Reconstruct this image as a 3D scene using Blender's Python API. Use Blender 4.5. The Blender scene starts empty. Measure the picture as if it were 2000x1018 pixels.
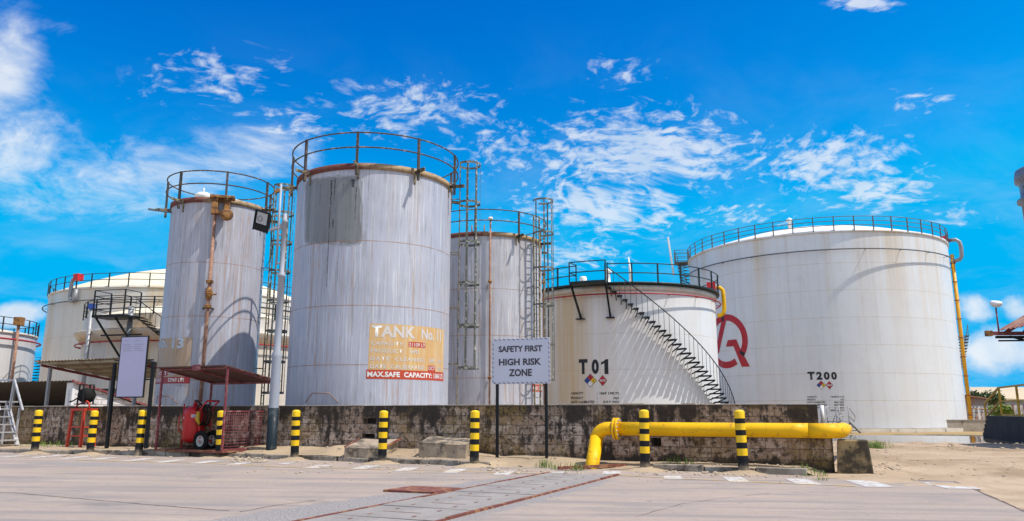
import bpy, bmesh, math, random
from mathutils import Vector, Matrix, noise as mnoise
random.seed(7)
R_ = math.radians
sc = bpy.context.scene
COL = sc.collection

# ------------------------------------------------------------------ camera, sky, sun, exposure
CAMZ = 1.25
FPX, PITCH = 1480.0, R_(11.2)
SUN_AZ, SUN_EL = R_(110), R_(60)
cam = bpy.data.cameras.new('camera')
cam_o = bpy.data.objects.new('camera', cam); COL.objects.link(cam_o)
cam_o.location = (0, 0, CAMZ); cam_o.rotation_euler = (R_(90)+PITCH, 0, 0)
cam.sensor_fit = 'HORIZONTAL'; cam.sensor_width = 36; cam.lens = 36*FPX/2000
cam.clip_start = 0.05; cam.clip_end = 6000
sc.camera = cam_o
sc.view_settings.view_transform = 'Standard'; sc.view_settings.look = 'None'
sc.view_settings.exposure = 0.10; sc.view_settings.gamma = 1.0
sc.view_settings.use_curve_mapping = False
sun = bpy.data.lights.new('sun', 'SUN'); sun.energy = 4.8; sun.angle = R_(0.5); sun.color = (1.0, 0.93, 0.82)
sun_o = bpy.data.objects.new('sun', sun); COL.objects.link(sun_o)
sdir = Vector((math.sin(SUN_AZ)*math.cos(SUN_EL), math.cos(SUN_AZ)*math.cos(SUN_EL), math.sin(SUN_EL)))
sun_o.rotation_euler = sdir.to_track_quat('Z', 'Y').to_euler()
sun_o.location = (20, -10, 40)

CT, ST = math.cos(PITCH), math.sin(PITCH)
def ray(px, py):
    a, b = (px-1000)/FPX, (509-py)/FPX
    return Vector((a, CT-b*ST, ST+b*CT))
def on_z(px, py, z=0.0):
    d = ray(px, py); k = (z-CAMZ)/d.z
    return Vector((d.x*k, d.y*k, z))
def at_y(px, py, Y):
    d = ray(px, py); k = Y/d.y
    return Vector((d.x*k, Y, CAMZ+d.z*k))

# ------------------------------------------------------------------ node helper
class NT:
    def __init__(s, tree): s.t = tree; s.n = tree.nodes; s.l = tree.links
    def add(s, t, **kw):
        n = s.n.new(t)
        for k, v in kw.items(): setattr(n, k, v)
        return n
    def put(s, sock, v):
        if hasattr(v, 'is_linked') or isinstance(v, bpy.types.NodeSocket): s.l.new(v, sock)
        elif v is not None:
            try: sock.default_value = v
            except Exception: sock.default_value = (*v, 1) if len(v) == 3 else v
    def m(s, op, a, b=None, c=None, clamp=False):
        n = s.add('ShaderNodeMath', operation=op, use_clamp=clamp)
        s.put(n.inputs[0], a)
        if b is not None: s.put(n.inputs[1], b)
        if c is not None: s.put(n.inputs[2], c)
        return n.outputs[0]
    def v(s, op, a, b=None):
        n = s.add('ShaderNodeVectorMath', operation=op)
        s.put(n.inputs[0], a)
        if b is not None: s.put(n.inputs[1], b)
        return n.outputs[0]
    def noise(s, vec, scale, detail=4, rough=0.6, dist=0.0):
        n = s.add('ShaderNodeTexNoise')
        s.put(n.inputs['Vector'], vec); s.put(n.inputs['Scale'], scale)
        n.inputs['Detail'].default_value = detail; n.inputs['Roughness'].default_value = rough
        n.inputs['Distortion'].default_value = dist
        return n.outputs['Fac']
    def step(s, x, a, b, lo=0.0, hi=1.0):
        n = s.add('ShaderNodeMapRange', interpolation_type='SMOOTHSTEP')
        s.put(n.inputs[0], x); s.put(n.inputs[1], a); s.put(n.inputs[2], b); s.put(n.inputs[3], lo); s.put(n.inputs[4], hi)
        return n.outputs[0]
    def mix(s, f, a, b, blend='MIX'):
        n = s.add('ShaderNodeMix', data_type='RGBA', blend_type=blend)
        s.put(n.inputs[0], f)
        for i, x in ((6, a), (7, b)):
            if isinstance(x, bpy.types.NodeSocket): s.l.new(x, n.inputs[i])
            else: n.inputs[i].default_value = (*x[:3], 1)
        return n.outputs[2]
    def xyz(s, x, y, z):
        n = s.add('ShaderNodeCombineXYZ')
        for i, q in enumerate((x, y, z)): s.put(n.inputs[i], q)
        return n.outputs[0]
    def sep(s, v):
        n = s.add('ShaderNodeSeparateXYZ'); s.l.new(v, n.inputs[0]); return n.outputs

def mat_new(name):
    m = bpy.data.materials.new(name); m.use_nodes = True
    t = NT(m.node_tree)
    b = m.node_tree.nodes['Principled BSDF']
    return m, t, b
def obj_coord(t): return t.add('ShaderNodeTexCoord').outputs['Object']
def bump(t, b, h, strength, dist=0.02):
    n = t.add('ShaderNodeBump'); n.inputs['Strength'].default_value = strength; n.inputs['Distance'].default_value = dist
    t.l.new(h, n.inputs['Height']); t.l.new(n.outputs[0], b.inputs['Normal'])

# ------------------------------------------------------------------ sky
w = bpy.data.worlds.new('World'); sc.world = w; w.use_nodes = True
def build_sky():
    t = NT(w.node_tree)
    bg = w.node_tree.nodes['Background']
    sky = t.add('ShaderNodeTexSky', sky_type='NISHITA', sun_disc=False, sun_elevation=SUN_EL, sun_rotation=SUN_AZ)
    sky.altitude = 100; sky.air_density = 1.0; sky.dust_density = 0.15; sky.ozone_density = 2.5
    gen = t.add('ShaderNodeTexCoord').outputs['Generated']
    X, Y, Z = t.sep(gen)
    sr = t.sep(sky.outputs[0])
    sb = t.m('MINIMUM', t.m('MULTIPLY', sr[2], SKY_TINT[2]), 5.7)
    sg = t.m('MINIMUM', t.m('MULTIPLY', t.m('POWER', sr[1], 1.9), SKY_TINT[1]), t.m('MULTIPLY', sb, 0.50))
    graded = t.xyz(t.m('MULTIPLY', sr[0], SKY_TINT[0]), sg, sb)
    yy = t.m('MAXIMUM', t.m('ABSOLUTE', Y), 0.05)
    u = t.m('DIVIDE', X, yy); v = t.m('DIVIDE', Z, yy)
    zz = t.m('ADD', t.m('MAXIMUM', Z, 0.0), 0.24)
    plane = t.xyz(t.m('DIVIDE', X, zz), t.m('DIVIDE', Y, zz), 0.0)
    def blobs(lst):
        acc = None
        for px, py, rx, ry, s in lst:
            d = ray(px, py); u0, v0 = d.x/d.y, d.z/d.y
            su, sv = rx/FPX, ry/FPX
            e = t.m('ADD', t.m('POWER', t.m('DIVIDE', t.m('SUBTRACT', u, u0), su), 2.0),
                    t.m('POWER', t.m('DIVIDE', t.m('SUBTRACT', v, v0), sv), 2.0))
            g = t.m('MULTIPLY', t.m('EXPONENT', t.m('MULTIPLY', e, -1.0)), s)
            acc = g if acc is None else t.m('MAXIMUM', acc, g)
        return acc
    warp = t.noise(plane, 1.6, 3, 0.5)
    p2 = t.v('ADD', plane, t.xyz(t.m('MULTIPLY', warp, 0.5), t.m('MULTIPLY', warp, 0.3), 0.0))
    fine = t.noise(p2, 25.0, 5, 0.60, 0.25)
    mid = t.noise(p2, 6.0, 4, 0.55, 0.2)
    flecks = blobs([(1250,300,300,120,.90),(1180,400,240,90,.82),(1640,320,210,90,.84),(1710,375,150,55,.84),
                    (800,210,240,85,.70),(1000,290,200,90,.62),(420,150,220,90,.60),(1210,140,110,50,.58),
                    (1690,5,80,28,1.0),(1810,200,110,45,.55),(1860,420,110,50,.55),(1140,495,170,50,.68),(1450,420,170,50,.56),(560,250,180,80,.55)])
    big = blobs([(0,150,120,170,1.05),(40,290,150,130,1.0),(230,345,300,110,.92),(500,300,260,90,.80),(120,60,120,60,.55),(60,400,150,60,.7),
                 (700,330,260,70,.55),(250,130,200,120,.48)])
    low = blobs([(1890,600,80,45,1.0),(1940,690,160,70,1.05),(1880,780,200,45,1.0),(35,615,85,38,1.0),(120,650,90,40,.8),(1990,600,80,50,.8)])
    sphn = t.noise(gen, 13.0, 6, 0.6)
    soft = t.noise(p2, 3.0, 7, 0.62, 0.4)
    a1 = t.step(t.m('ADD', t.m('MULTIPLY', fine, 1.25), t.m('ADD', t.m('MULTIPLY', mid, 0.35), t.m('MULTIPLY', flecks, 0.62))), 1.06, 1.42, 0.0, 0.70)
    a1 = t.m('MULTIPLY', a1, t.step(flecks, 0.1, 0.5))
    a2 = t.step(t.m('ADD', t.m('ADD', soft, t.m('MULTIPLY', fine, 0.35)), t.m('MULTIPLY', big, 0.55)), 0.90, 1.38, 0.0, 0.84)
    a2 = t.m('MULTIPLY', a2, t.step(big, 0.08, 0.6))
    a3 = t.step(t.m('ADD', sphn, t.m('MULTIPLY', low, 0.62)), 0.82, 1.12, 0.0, 0.88)
    a3 = t.m('MULTIPLY', a3, t.step(low, 0.1, 0.5))
    veil = t.m('MULTIPLY', t.step(soft, 0.42, 0.75), t.m('MULTIPLY', t.step(v, 0.60, 0.1), 0.16))
    # unseen bright cloud added behind the camera for neutral fill light
    back = t.m('MULTIPLY', t.step(mid, 0.34, 0.58, 0.25, 0.95), t.step(Y, 0.15, -0.25))
    a = t.m('MAXIMUM', t.m('MAXIMUM', a1, a2), t.m('MAXIMUM', a3, t.m('MAXIMUM', veil, back)))
    # underside tone of the low cumulus
    tone = t.step(t.noise(gen, 22.0, 4, 0.55), 0.35, 0.65)
    ccol = t.mix(tone, CLOUD_LO, CLOUD_HI)
    col = t.mix(a, graded, ccol)
    t.l.new(col, bg.inputs['Color']); bg.inputs['Strength'].default_value = 0.15
SKY_TINT = (0.0, 0.32, 1.16)
CLOUD_LO, CLOUD_HI = (4.4, 5.0, 5.7), (5.6, 5.8, 6.0)
build_sky()

# ------------------------------------------------------------------ materials
def shell_mat(name, base, rust=(0.36, 0.19, 0.09), dark=(0.16, 0.15, 0.15), lines=0.5, stain=0.4, seams=(), top=8.0,
              freq=9.0, seam_w=0.014, seam_col=(0.30, 0.16, 0.09), seam_amt=0.8, rough=0.42, vseams=0.0, wash=(0.6, 0.6, 0.62), stain_len=2.5, side=None):
    m, t, b = mat_new(name)
    co = obj_coord(t); X, Y, Z = t.sep(co)
    sv = t.xyz(X, Y, t.m('MULTIPLY', Z, 0.028))
    n1 = t.noise(sv, freq, 5, 0.72)
    n2 = t.noise(t.v('ADD', sv, (7.3, 2.1, 3.3)), freq*0.45, 4, 0.65)
    n3 = t.noise(co, 0.55, 5, 0.6)
    brk = t.noise(co, 2.3, 4, 0.6)
    col = t.mix(t.step(n3, 0.35, 0.7, 0.0, 0.55), base, wash)
    # rain-run dirt: thin dark lines, then thin rusty lines, then broad faded stains from the rim
    n5 = t.noise(t.v('ADD', sv, (3.1, 4.4, 8.3)), freq*1.3, 3, 0.6)
    col = t.mix(t.step(n5, 0.52, 0.66, 0.0, lines*0.75), col, tuple(min(0.8, q*1.45) for q in wash))
    f1 = t.m('MULTIPLY', t.step(n1, 0.50, 0.64, 0.0, lines), t.step(brk, 0.3, 0.62, 0.25, 1.0))
    col = t.mix(f1, col, dark)
    f2 = t.m('MULTIPLY', t.step(n2, 0.53, 0.63, 0.0, lines), t.step(brk, 0.62, 0.36, 0.3, 1.0))
    col = t.mix(f2, col, rust)
    down = t.step(t.m('ADD', Z, t.m('MULTIPLY', n2, 3.0)), top+1.6-stain_len*2, top+1.4)
    n4 = t.noise(t.v('ADD', sv, (1.3, 9.1, 0.3)), freq*0.22, 5, 0.7)
    f3 = t.m('MULTIPLY', t.step(n4, 0.46, 0.68), t.m('MULTIPLY', t.m('ADD', t.m('MULTIPLY', down, 0.85), 0.15), stain))
    if side is not None:
        f3s = t.m('MULTIPLY', t.step(t.m('ADD', t.m('MULTIPLY', X, side[0]), t.m('MULTIPLY', Y, side[1])), side[2], side[3]), t.step(n4, 0.36, 0.62, 0.1, side[4]))
        f3 = t.m('MAXIMUM', f3, f3s)
    col = t.mix(f3, col, (0.56, 0.37, 0.14) if stain else rust)
    sm = None
    for z in seams:
        c = t.m('COMPARE', Z, z, seam_w)
        sm = c if sm is None else t.m('MAXIMUM', sm, c)
    if sm is not None:
        col = t.mix(t.m('MULTIPLY', sm, t.step(brk, 0.28, 0.6, seam_amt*0.35, seam_amt)), col, seam_col)
    if vseams:
        ang = t.m('ARCTAN2', Y, X)
        row = t.m('FLOOR', t.m('MULTIPLY', Z, 0.55))
        fr = t.m('FRACT', t.m('ADD', t.m('MULTIPLY', ang, vseams), t.m('MULTIPLY', row, 0.37)))
        col = t.mix(t.m('MULTIPLY', t.m('LESS_THAN', fr, 0.012), 0.22), col, seam_col)
    t.l.new(col, b.inputs['Base Color'])
    t.l.new(t.step(n3, 0.3, 0.7, rough-0.08, rough+0.14), b.inputs['Roughness'])
    hgt = t.m('ADD', t.m('MULTIPLY', n3, 1.0), t.m('MULTIPLY', n1, 0.05))
    if sm is not None: hgt = t.m('ADD', hgt, t.m('MULTIPLY', sm, 0.25))
    bump(t, b, hgt, 0.35, 0.06)
    return m

def paint(name, col, rough=0.45, wear=(0.2, 0.1, 0.06), amt=0.25, scale=9.0, var=0.12, metal=0.0, bmp=0.15, thr=0.58, spec=0.5):
    m, t, b = mat_new(name); b.inputs['Specular IOR Level'].default_value = spec
    co = obj_coord(t)
    n = t.noise(co, scale, 6, 0.68); n2 = t.noise(co, scale*0.23, 3, 0.5)
    c = t.mix(t.step(n2, 0.3, 0.7, 0.0, var), col, tuple(x*0.55 for x in col))
    c = t.mix(t.step(n, thr, thr+0.07, 0.0, amt), c, wear)
    t.l.new(c, b.inputs['Base Color'])
    t.l.new(t.step(n, 0.35, 0.7, rough-0.08, min(0.95, rough+0.25)), b.inputs['Roughness'])
    b.inputs['Metallic'].default_value = metal
    if bmp: bump(t, b, n, bmp, 0.01)
    return m

def stone(name, a, bcol, dirt=(0.05, 0.045, 0.04), dirt_amt=0.5, scale=3.0, bmp=0.6, thr=0.55):
    m, t, b = mat_new(name)
    co = obj_coord(t)
    n = t.noise(co, scale, 8, 0.65); n2 = t.noise(co, scale*7, 5, 0.6); n3 = t.noise(t.v('ADD', co, (5, 3, 1)), scale*0.6, 6, 0.7)
    c = t.mix(t.step(n, 0.35, 0.65), a, bcol)
    c = t.mix(t.step(n2, 0.45, 0.75, 0.0, 0.35), c, tuple(x*0.5 for x in a))
    c = t.mix(t.step(n3, thr, thr+0.12, 0.0, dirt_amt), c, dirt)
    t.l.new(c, b.inputs['Base Color']); b.inputs['Roughness'].default_value = 0.9
    bump(t, b, t.m('ADD', n, t.m('MULTIPLY', n2, 0.4)), bmp, 0.02)
    return m

M = {}
M['silver'] = shell_mat('silver tank paint', (0.40, 0.415, 0.495), seams=(2.6, 4.4, 6.42), top=8.9, lines=0.52, stain=0.10, freq=15.0, wash=(0.51, 0.53, 0.64))
M['silver_b'] = shell_mat('silver tank paint narrow', (0.39, 0.395, 0.46), seams=(2.3, 4.55, 6.5), top=8.9, lines=0.5, stain=0.10, freq=15.0, wash=(0.48, 0.49, 0.57))
M['silver_c'] = shell_mat('silver tank paint rear', (0.40, 0.40, 0.45), seams=(2.6, 4.4, 6.42), top=8.9, lines=0.6, stain=0.10, freq=15.0, wash=(0.52, 0.54, 0.64))
M['white01'] = shell_mat('white tank paint stained', (0.73, 0.735, 0.76), seams=(1.9, 3.9, 6.0), top=8.5, lines=0.10, stain=0.55, freq=2.6,
                         seam_w=0.012, seam_col=(0.45, 0.30, 0.16), seam_amt=0.55, vseams=3.0, wash=(0.66, 0.66, 0.68), stain_len=4.0, rough=0.38, side=(-0.9, -0.35, 2.2, 5.6, 0.85))
M['white200'] = shell_mat('white tank paint clean', (0.72, 0.735, 0.775), seams=(2.2, 4.4, 6.7, 9.0, 11.3, 13.6), top=16.2, lines=0.10, stain=0.50, freq=1.7,
                          seam_w=0.024, seam_col=(0.50, 0.38, 0.26), seam_amt=0.55, vseams=6.0, wash=(0.66, 0.67, 0.71), stain_len=5.5, rough=0.36)
M['cream'] = shell_mat('cream tank paint', (0.66, 0.63, 0.58), seams=(2.0, 4.0, 6.0, 8.0), top=11.5, lines=0.12, stain=0.60, freq=1.6,
                       seam_w=0.018, seam_amt=0.35, wash=(0.60, 0.58, 0.56), stain_len=5.0)
M['cream_m'] = shell_mat('cream tank paint stained', (0.64, 0.60, 0.55), seams=(2.0, 4.0), top=6.5, lines=0.18, stain=0.75, freq=2.2,
                         seam_w=0.012, seam_amt=0.4, wash=(0.55, 0.5, 0.46), stain_len=4.0)
M['greytank'] = shell_mat('pale grey tank paint', (0.60, 0.60, 0.62), seams=(2.5, 5.0), top=8.6, lines=0.12, stain=0.3, freq=1.8, wash=(0.54, 0.54, 0.56))
M['roof_cream'] = paint('cream roof paint', (0.78, 0.70, 0.50), 0.6, (0.5, 0.36, 0.18), 0.25, 1.5)
M['roof_white'] = paint('white roof paint', (0.78, 0.77, 0.74), 0.6, (0.5, 0.4, 0.25), 0.2, 1.5)
M['rustlip'] = paint('rusted rim', (0.30, 0.085, 0.055), 0.75, (0.46, 0.33, 0.20), 0.85, 1.1, 0.3, thr=0.47)
def rim_mat():
    m, t, b = mat_new('red and tan rusted rim')
    co = obj_coord(t); X, Y, Z = t.sep(co); n = t.noise(co, 1.6, 6, 0.7); n2 = t.noise(co, 9, 5, 0.7)
    f = t.step(t.m('ADD', X, t.m('MULTIPLY', n, 2.2)), 0.9, 1.7)
    c = t.mix(f, (0.15, 0.04, 0.032), (0.36, 0.25, 0.14))
    c = t.mix(t.step(n2, 0.5, 0.62, 0.0, 0.7), c, (0.13, 0.075, 0.05))
    t.l.new(c, b.inputs['Base Color']); b.inputs['Roughness'].default_value = 0.8
    bump(t, b, n2, 0.4, 0.02)
    return m
M['rimlip'] = rim_mat()
M['rustrail'] = paint('rusty rail', (0.06, 0.05, 0.045), 0.7, (0.40, 0.24, 0.12), 0.8, 6.0, 0.3, thr=0.54)
M['cage'] = paint('weathered cage', (0.10, 0.11, 0.10), 0.65, (0.50, 0.47, 0.40), 0.8, 8.0, 0.3, thr=0.53)
M['rustyel'] = paint('old yellow rail', (0.28, 0.235, 0.12), 0.65, (0.06, 0.045, 0.04), 0.95, 7.0, 0.3, thr=0.48)
M['rustpipe'] = paint('rusty pipe', (0.30, 0.15, 0.10), 0.7, (0.42, 0.27, 0.2), 0.7, 5.0, 0.3, thr=0.5)
M['rustbox'] = paint('rusty ochre box', (0.36, 0.17, 0.045), 0.75, (0.12, 0.05, 0.025), 0.9, 6.0, 0.3, thr=0.48)
M['black'] = paint('black steel', (0.014, 0.017, 0.02), 0.42, (0.08, 0.06, 0.05), 0.3, 10, spec=0.18)
M['darkgreen'] = paint('dark railing paint', (0.02, 0.035, 0.04), 0.42, (0.12, 0.08, 0.05), 0.3, 8, spec=0.18)
M['galv'] = paint('galvanised steel', (0.30, 0.31, 0.33), 0.45, (0.25, 0.16, 0.1), 0.35, 7, metal=0.3)
M['greyrail'] = paint('grey handrail', (0.10, 0.11, 0.125), 0.5, (0.22, 0.15, 0.1), 0.3, 7)
M['alu'] = paint('aluminium step', (0.48, 0.48, 0.50), 0.38, (0.3, 0.3, 0.3), 0.3, 9, metal=0.4)
M['red'] = paint('red paint', (0.56, 0.012, 0.014), 0.35, (0.2, 0.03, 0.02), 0.3, 7)
M['redpipe'] = paint('red pipe paint', (0.36, 0.02, 0.03), 0.45, (0.25, 0.08, 0.05), 0.4, 6)
M['redold'] = paint('faded red steel', (0.20, 0.035, 0.045), 0.55, (0.34, 0.18, 0.17), 0.7, 6, thr=0.52)
M['brownsheet'] = paint('brown roof sheet', (0.085, 0.036, 0.03), 0.75, (0.2, 0.11, 0.08), 0.6, 3, thr=0.54)
M['redorange'] = paint('red orange steel', (0.50, 0.045, 0.02), 0.5, (0.18, 0.05, 0.03), 0.4, 8)
M['yellow'] = paint('yellow pipe paint', (0.86, 0.485, 0.002), 0.5, (0.26, 0.14, 0.04), 0.55, 7.5, 0.22, thr=0.575, spec=0.3)
M['yellow_b'] = paint('yellow bollard paint', (0.86, 0.54, 0.002), 0.45, (0.42, 0.25, 0.03), 0.4, 9, 0.15, thr=0.63)
M['black_b'] = paint('black bollard paint', (0.010, 0.011, 0.013), 0.5, (0.12, 0.11, 0.1), 0.5, 9, 0.15, thr=0.62, spec=0.18)
def dusty_black():
    m, t, b = mat_new('black bollard paint dusty'); b.inputs['Specular IOR Level'].default_value = .18
    co = obj_coord(t); X, Y, Z = t.sep(co); oi = t.add('ShaderNodeObjectInfo')
    cc = t.v('ADD', co, t.v('SCALE', oi.outputs['Location'], None)); n = t.noise(t.v('ADD', co, oi.outputs['Location']), 8, 6, .7)
    c = t.mix(t.step(n, .60, .66, 0, .6), (.010, .012, .016), (.16, .13, .10))
    c = t.mix(t.step(t.m('ADD', Z, t.m('MULTIPLY', n, -.35)), .06, -.16, 0, .85), c, (.36, .29, .21))
    t.l.new(c, b.inputs['Base Color']); b.inputs['Roughness'].default_value = .55
    return m
M['black_b'] = dusty_black()
M['yellowdark'] = paint('yellow rail', (0.55, 0.33, 0.02), 0.5, (0.10, 0.05, 0.02), 0.6, 6, thr=0.54)
M['orange'] = paint('orange pipe', (0.75, 0.36, 0.01), 0.45, (0.3, 0.14, 0.04), 0.4, 5)
M['bluegrey'] = paint('blue grey pole', (0.33, 0.36, 0.43), 0.45, (0.30, 0.28, 0.27), 0.35, 6)
M['darkblue'] = paint('dark pole base', (0.014, 0.024, 0.034), 0.45, (0.10, 0.12, 0.13), 0.5, 5, thr=0.57, spec=0.18)
M['signface'] = paint('sign face', (0.54, 0.56, 0.68), 0.4, (0.5, 0.5, 0.55), 0.2, 3)
M['board'] = paint('board face', (0.44, 0.43, 0.62), 0.35, (0.5, 0.48, 0.62), 0.3, 2.5)
M['ink'] = paint('dark lettering', (0.045, 0.04, 0.055), 0.55, (0.1, 0.1, 0.11), 0.2, 8, bmp=0)
M['inkfaint'] = paint('faint lettering', (0.24, 0.23, 0.30), 0.6, bmp=0)
M['blackink'] = paint('black lettering', (0.010, 0.012, 0.016), 0.5, (0.05, 0.05, 0.05), 0.2, 5, bmp=0)
M['logored'] = paint('logo red', (0.46, 0.012, 0.022), 0.42, (0.3, 0.03, 0.03), 0.2, 1.5, bmp=0)
M['dia_red'] = paint('diamond red', (0.46, 0.015, 0.03), 0.45, bmp=0)
M['dia_blue'] = paint('diamond blue', (0.02, 0.07, 0.36), 0.45, bmp=0)
M['dia_yel'] = paint('diamond yellow', (0.75, 0.5, 0.02), 0.45, bmp=0)
M['white'] = paint('white paint', (0.76, 0.76, 0.77), 0.5, (0.5, 0.45, 0.4), 0.25, 6)
M['reelred'] = paint('reel disc', (0.16, 0.05, 0.055), 0.6)
M['rubber'] = paint('black rubber', (0.014, 0.014, 0.014), 0.8, (0.05, 0.045, 0.04), 0.4, 8, spec=0.18)
M['wheelrim'] = paint('wheel rim', (0.50, 0.49, 0.47), 0.5, (0.25, 0.2, 0.16), 0.4, 9)
M['glass'] = paint('lamp glass', (0.42, 0.44, 0.46), 0.12, bmp=0, amt=0)
M['tan'] = shell_mat('ochre sign panel', (0.60, 0.36, 0.14), lines=0.55, stain=0.0, seams=(), top=30, rust=(0.66, 0.52, 0.36), dark=(0.62, 0.52, 0.42), freq=9, wash=(0.66, 0.45, 0.22))
M['tan_b'] = shell_mat('brown sign panel', (0.36, 0.25, 0.17), lines=0.55, stain=0.0, seams=(), top=30, rust=(0.2, 0.1, 0.07), dark=(0.42, 0.38, 0.36), freq=9, wash=(0.44, 0.33, 0.23))
M['redband'] = shell_mat('red sign band', (0.50, 0.055, 0.018), lines=0.22, stain=0.0, seams=(), top=30, rust=(0.34, 0.04, 0.02), dark=(0.36, 0.10, 0.06), freq=9, wash=(0.46, 0.05, 0.02))
M['redband_b'] = shell_mat('crimson sign band', (0.30, 0.018, 0.025), lines=0.25, stain=0.0, seams=(), top=30, rust=(0.3, 0.05, 0.03), dark=(0.2, 0.05, 0.04), freq=9, wash=(0.32, 0.03, 0.025))
M['faded'] = shell_mat('faded white lettering', (0.60, 0.585, 0.60), lines=0.45, stain=0.0, seams=(), top=30, rust=(0.62, 0.45, 0.28), dark=(0.62, 0.52, 0.42), freq=9, wash=(0.60, 0.58, 0.58))
M['blueletter'] = paint('pale blue lettering', (0.40, 0.47, 0.58), 0.55, bmp=0)
M['greypatch'] = shell_mat('dark grey repair coat', (0.20, 0.21, 0.225), lines=0.35, stain=0.0, seams=(6.42,), top=30, rust=(0.12, 0.1, 0.1), dark=(0.03, 0.03, 0.035), freq=2.4, wash=(0.25, 0.26, 0.27), rough=0.6)
M['greyhalo'] = shell_mat('thin grey overspray', (0.29, 0.295, 0.325), lines=0.5, stain=0.0, seams=(6.42,), top=30, rust=(0.2, 0.16, 0.15), dark=(0.15, 0.15, 0.16), freq=6, wash=(0.36, 0.37, 0.41), rough=0.55)
M['blacktar'] = shell_mat('black run', (0.03, 0.03, 0.034), lines=0.3, stain=0.0, seams=(), top=30, freq=9, wash=(0.09, 0.09, 0.1))
M['concrete'] = stone('weathered concrete', (0.42, 0.37, 0.31), (0.34, 0.29, 0.24), (0.09, 0.07, 0.05), 0.7, 2.2)
M['kerb'] = stone('dirty kerb concrete', (0.36, 0.31, 0.26), (0.24, 0.20, 0.16), (0.05, 0.042, 0.035), 0.85, 2.6, thr=0.48)
M['mossy'] = stone('mossy ochre concrete', (0.34, 0.25, 0.13), (0.24, 0.17, 0.09), (0.035, 0.03, 0.022), 0.9, 2.4, thr=0.46)
M['slab'] = stone('slab concrete', (0.42, 0.34, 0.26), (0.30, 0.235, 0.17), (0.06, 0.05, 0.04), 0.85, 2.6, 1.0, 0.47)
M['cover'] = stone('steel drain cover', (0.32, 0.285, 0.262), (0.255, 0.23, 0.215), (0.15, 0.125, 0.11), 0.6, 1.5, 0.3, 0.5)
M['rustplate'] = paint('rust plate', (0.17, 0.05, 0.035), 0.8, (0.36, 0.18, 0.09), 0.7, 5, thr=0.5)
M['darkconc'] = stone('dark concrete', (0.028, 0.028, 0.032), (0.045, 0.045, 0.05), (0.010, 0.010, 0.012), 0.7, 1.2)  # even near-black base colour over the whole platform
M['corr'] = paint('corrugated sheet', (0.36, 0.30, 0.20), 0.6, (0.2, 0.1, 0.05), 0.6, 1.6, 0.3, thr=0.52)
M['corr_dark'] = paint('dark corrugated sheet', (0.075, 0.065, 0.06), 0.7, (0.14, 0.08, 0.05), 0.5, 1.4)
M['rustroof'] = paint('rust red sheet', (0.28, 0.12, 0.09), 0.7, (0.4, 0.26, 0.2), 0.6, 1.2, thr=0.5)
M['darkroom'] = paint('shade dark backing', (0.05, 0.04, 0.035), 0.9, (0.1, 0.07, 0.05), 0.4, 1.5)  # dark tone painted in for shade behind the wall openings and inside the shed
M['beige'] = paint('beige sheet', (0.55, 0.44, 0.30), 0.7, (0.4, 0.3, 0.2), 0.3, 0.5)
M['rustsheet'] = paint('rusty grey sheet', (0.24, 0.19, 0.18), 0.7, (0.26, 0.12, 0.07), 0.8, 0.7, thr=0.5)
M['vessel'] = paint('grey vessel', (0.20, 0.215, 0.27), 0.4, (0.3, 0.2, 0.16), 0.4, 2)

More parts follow.
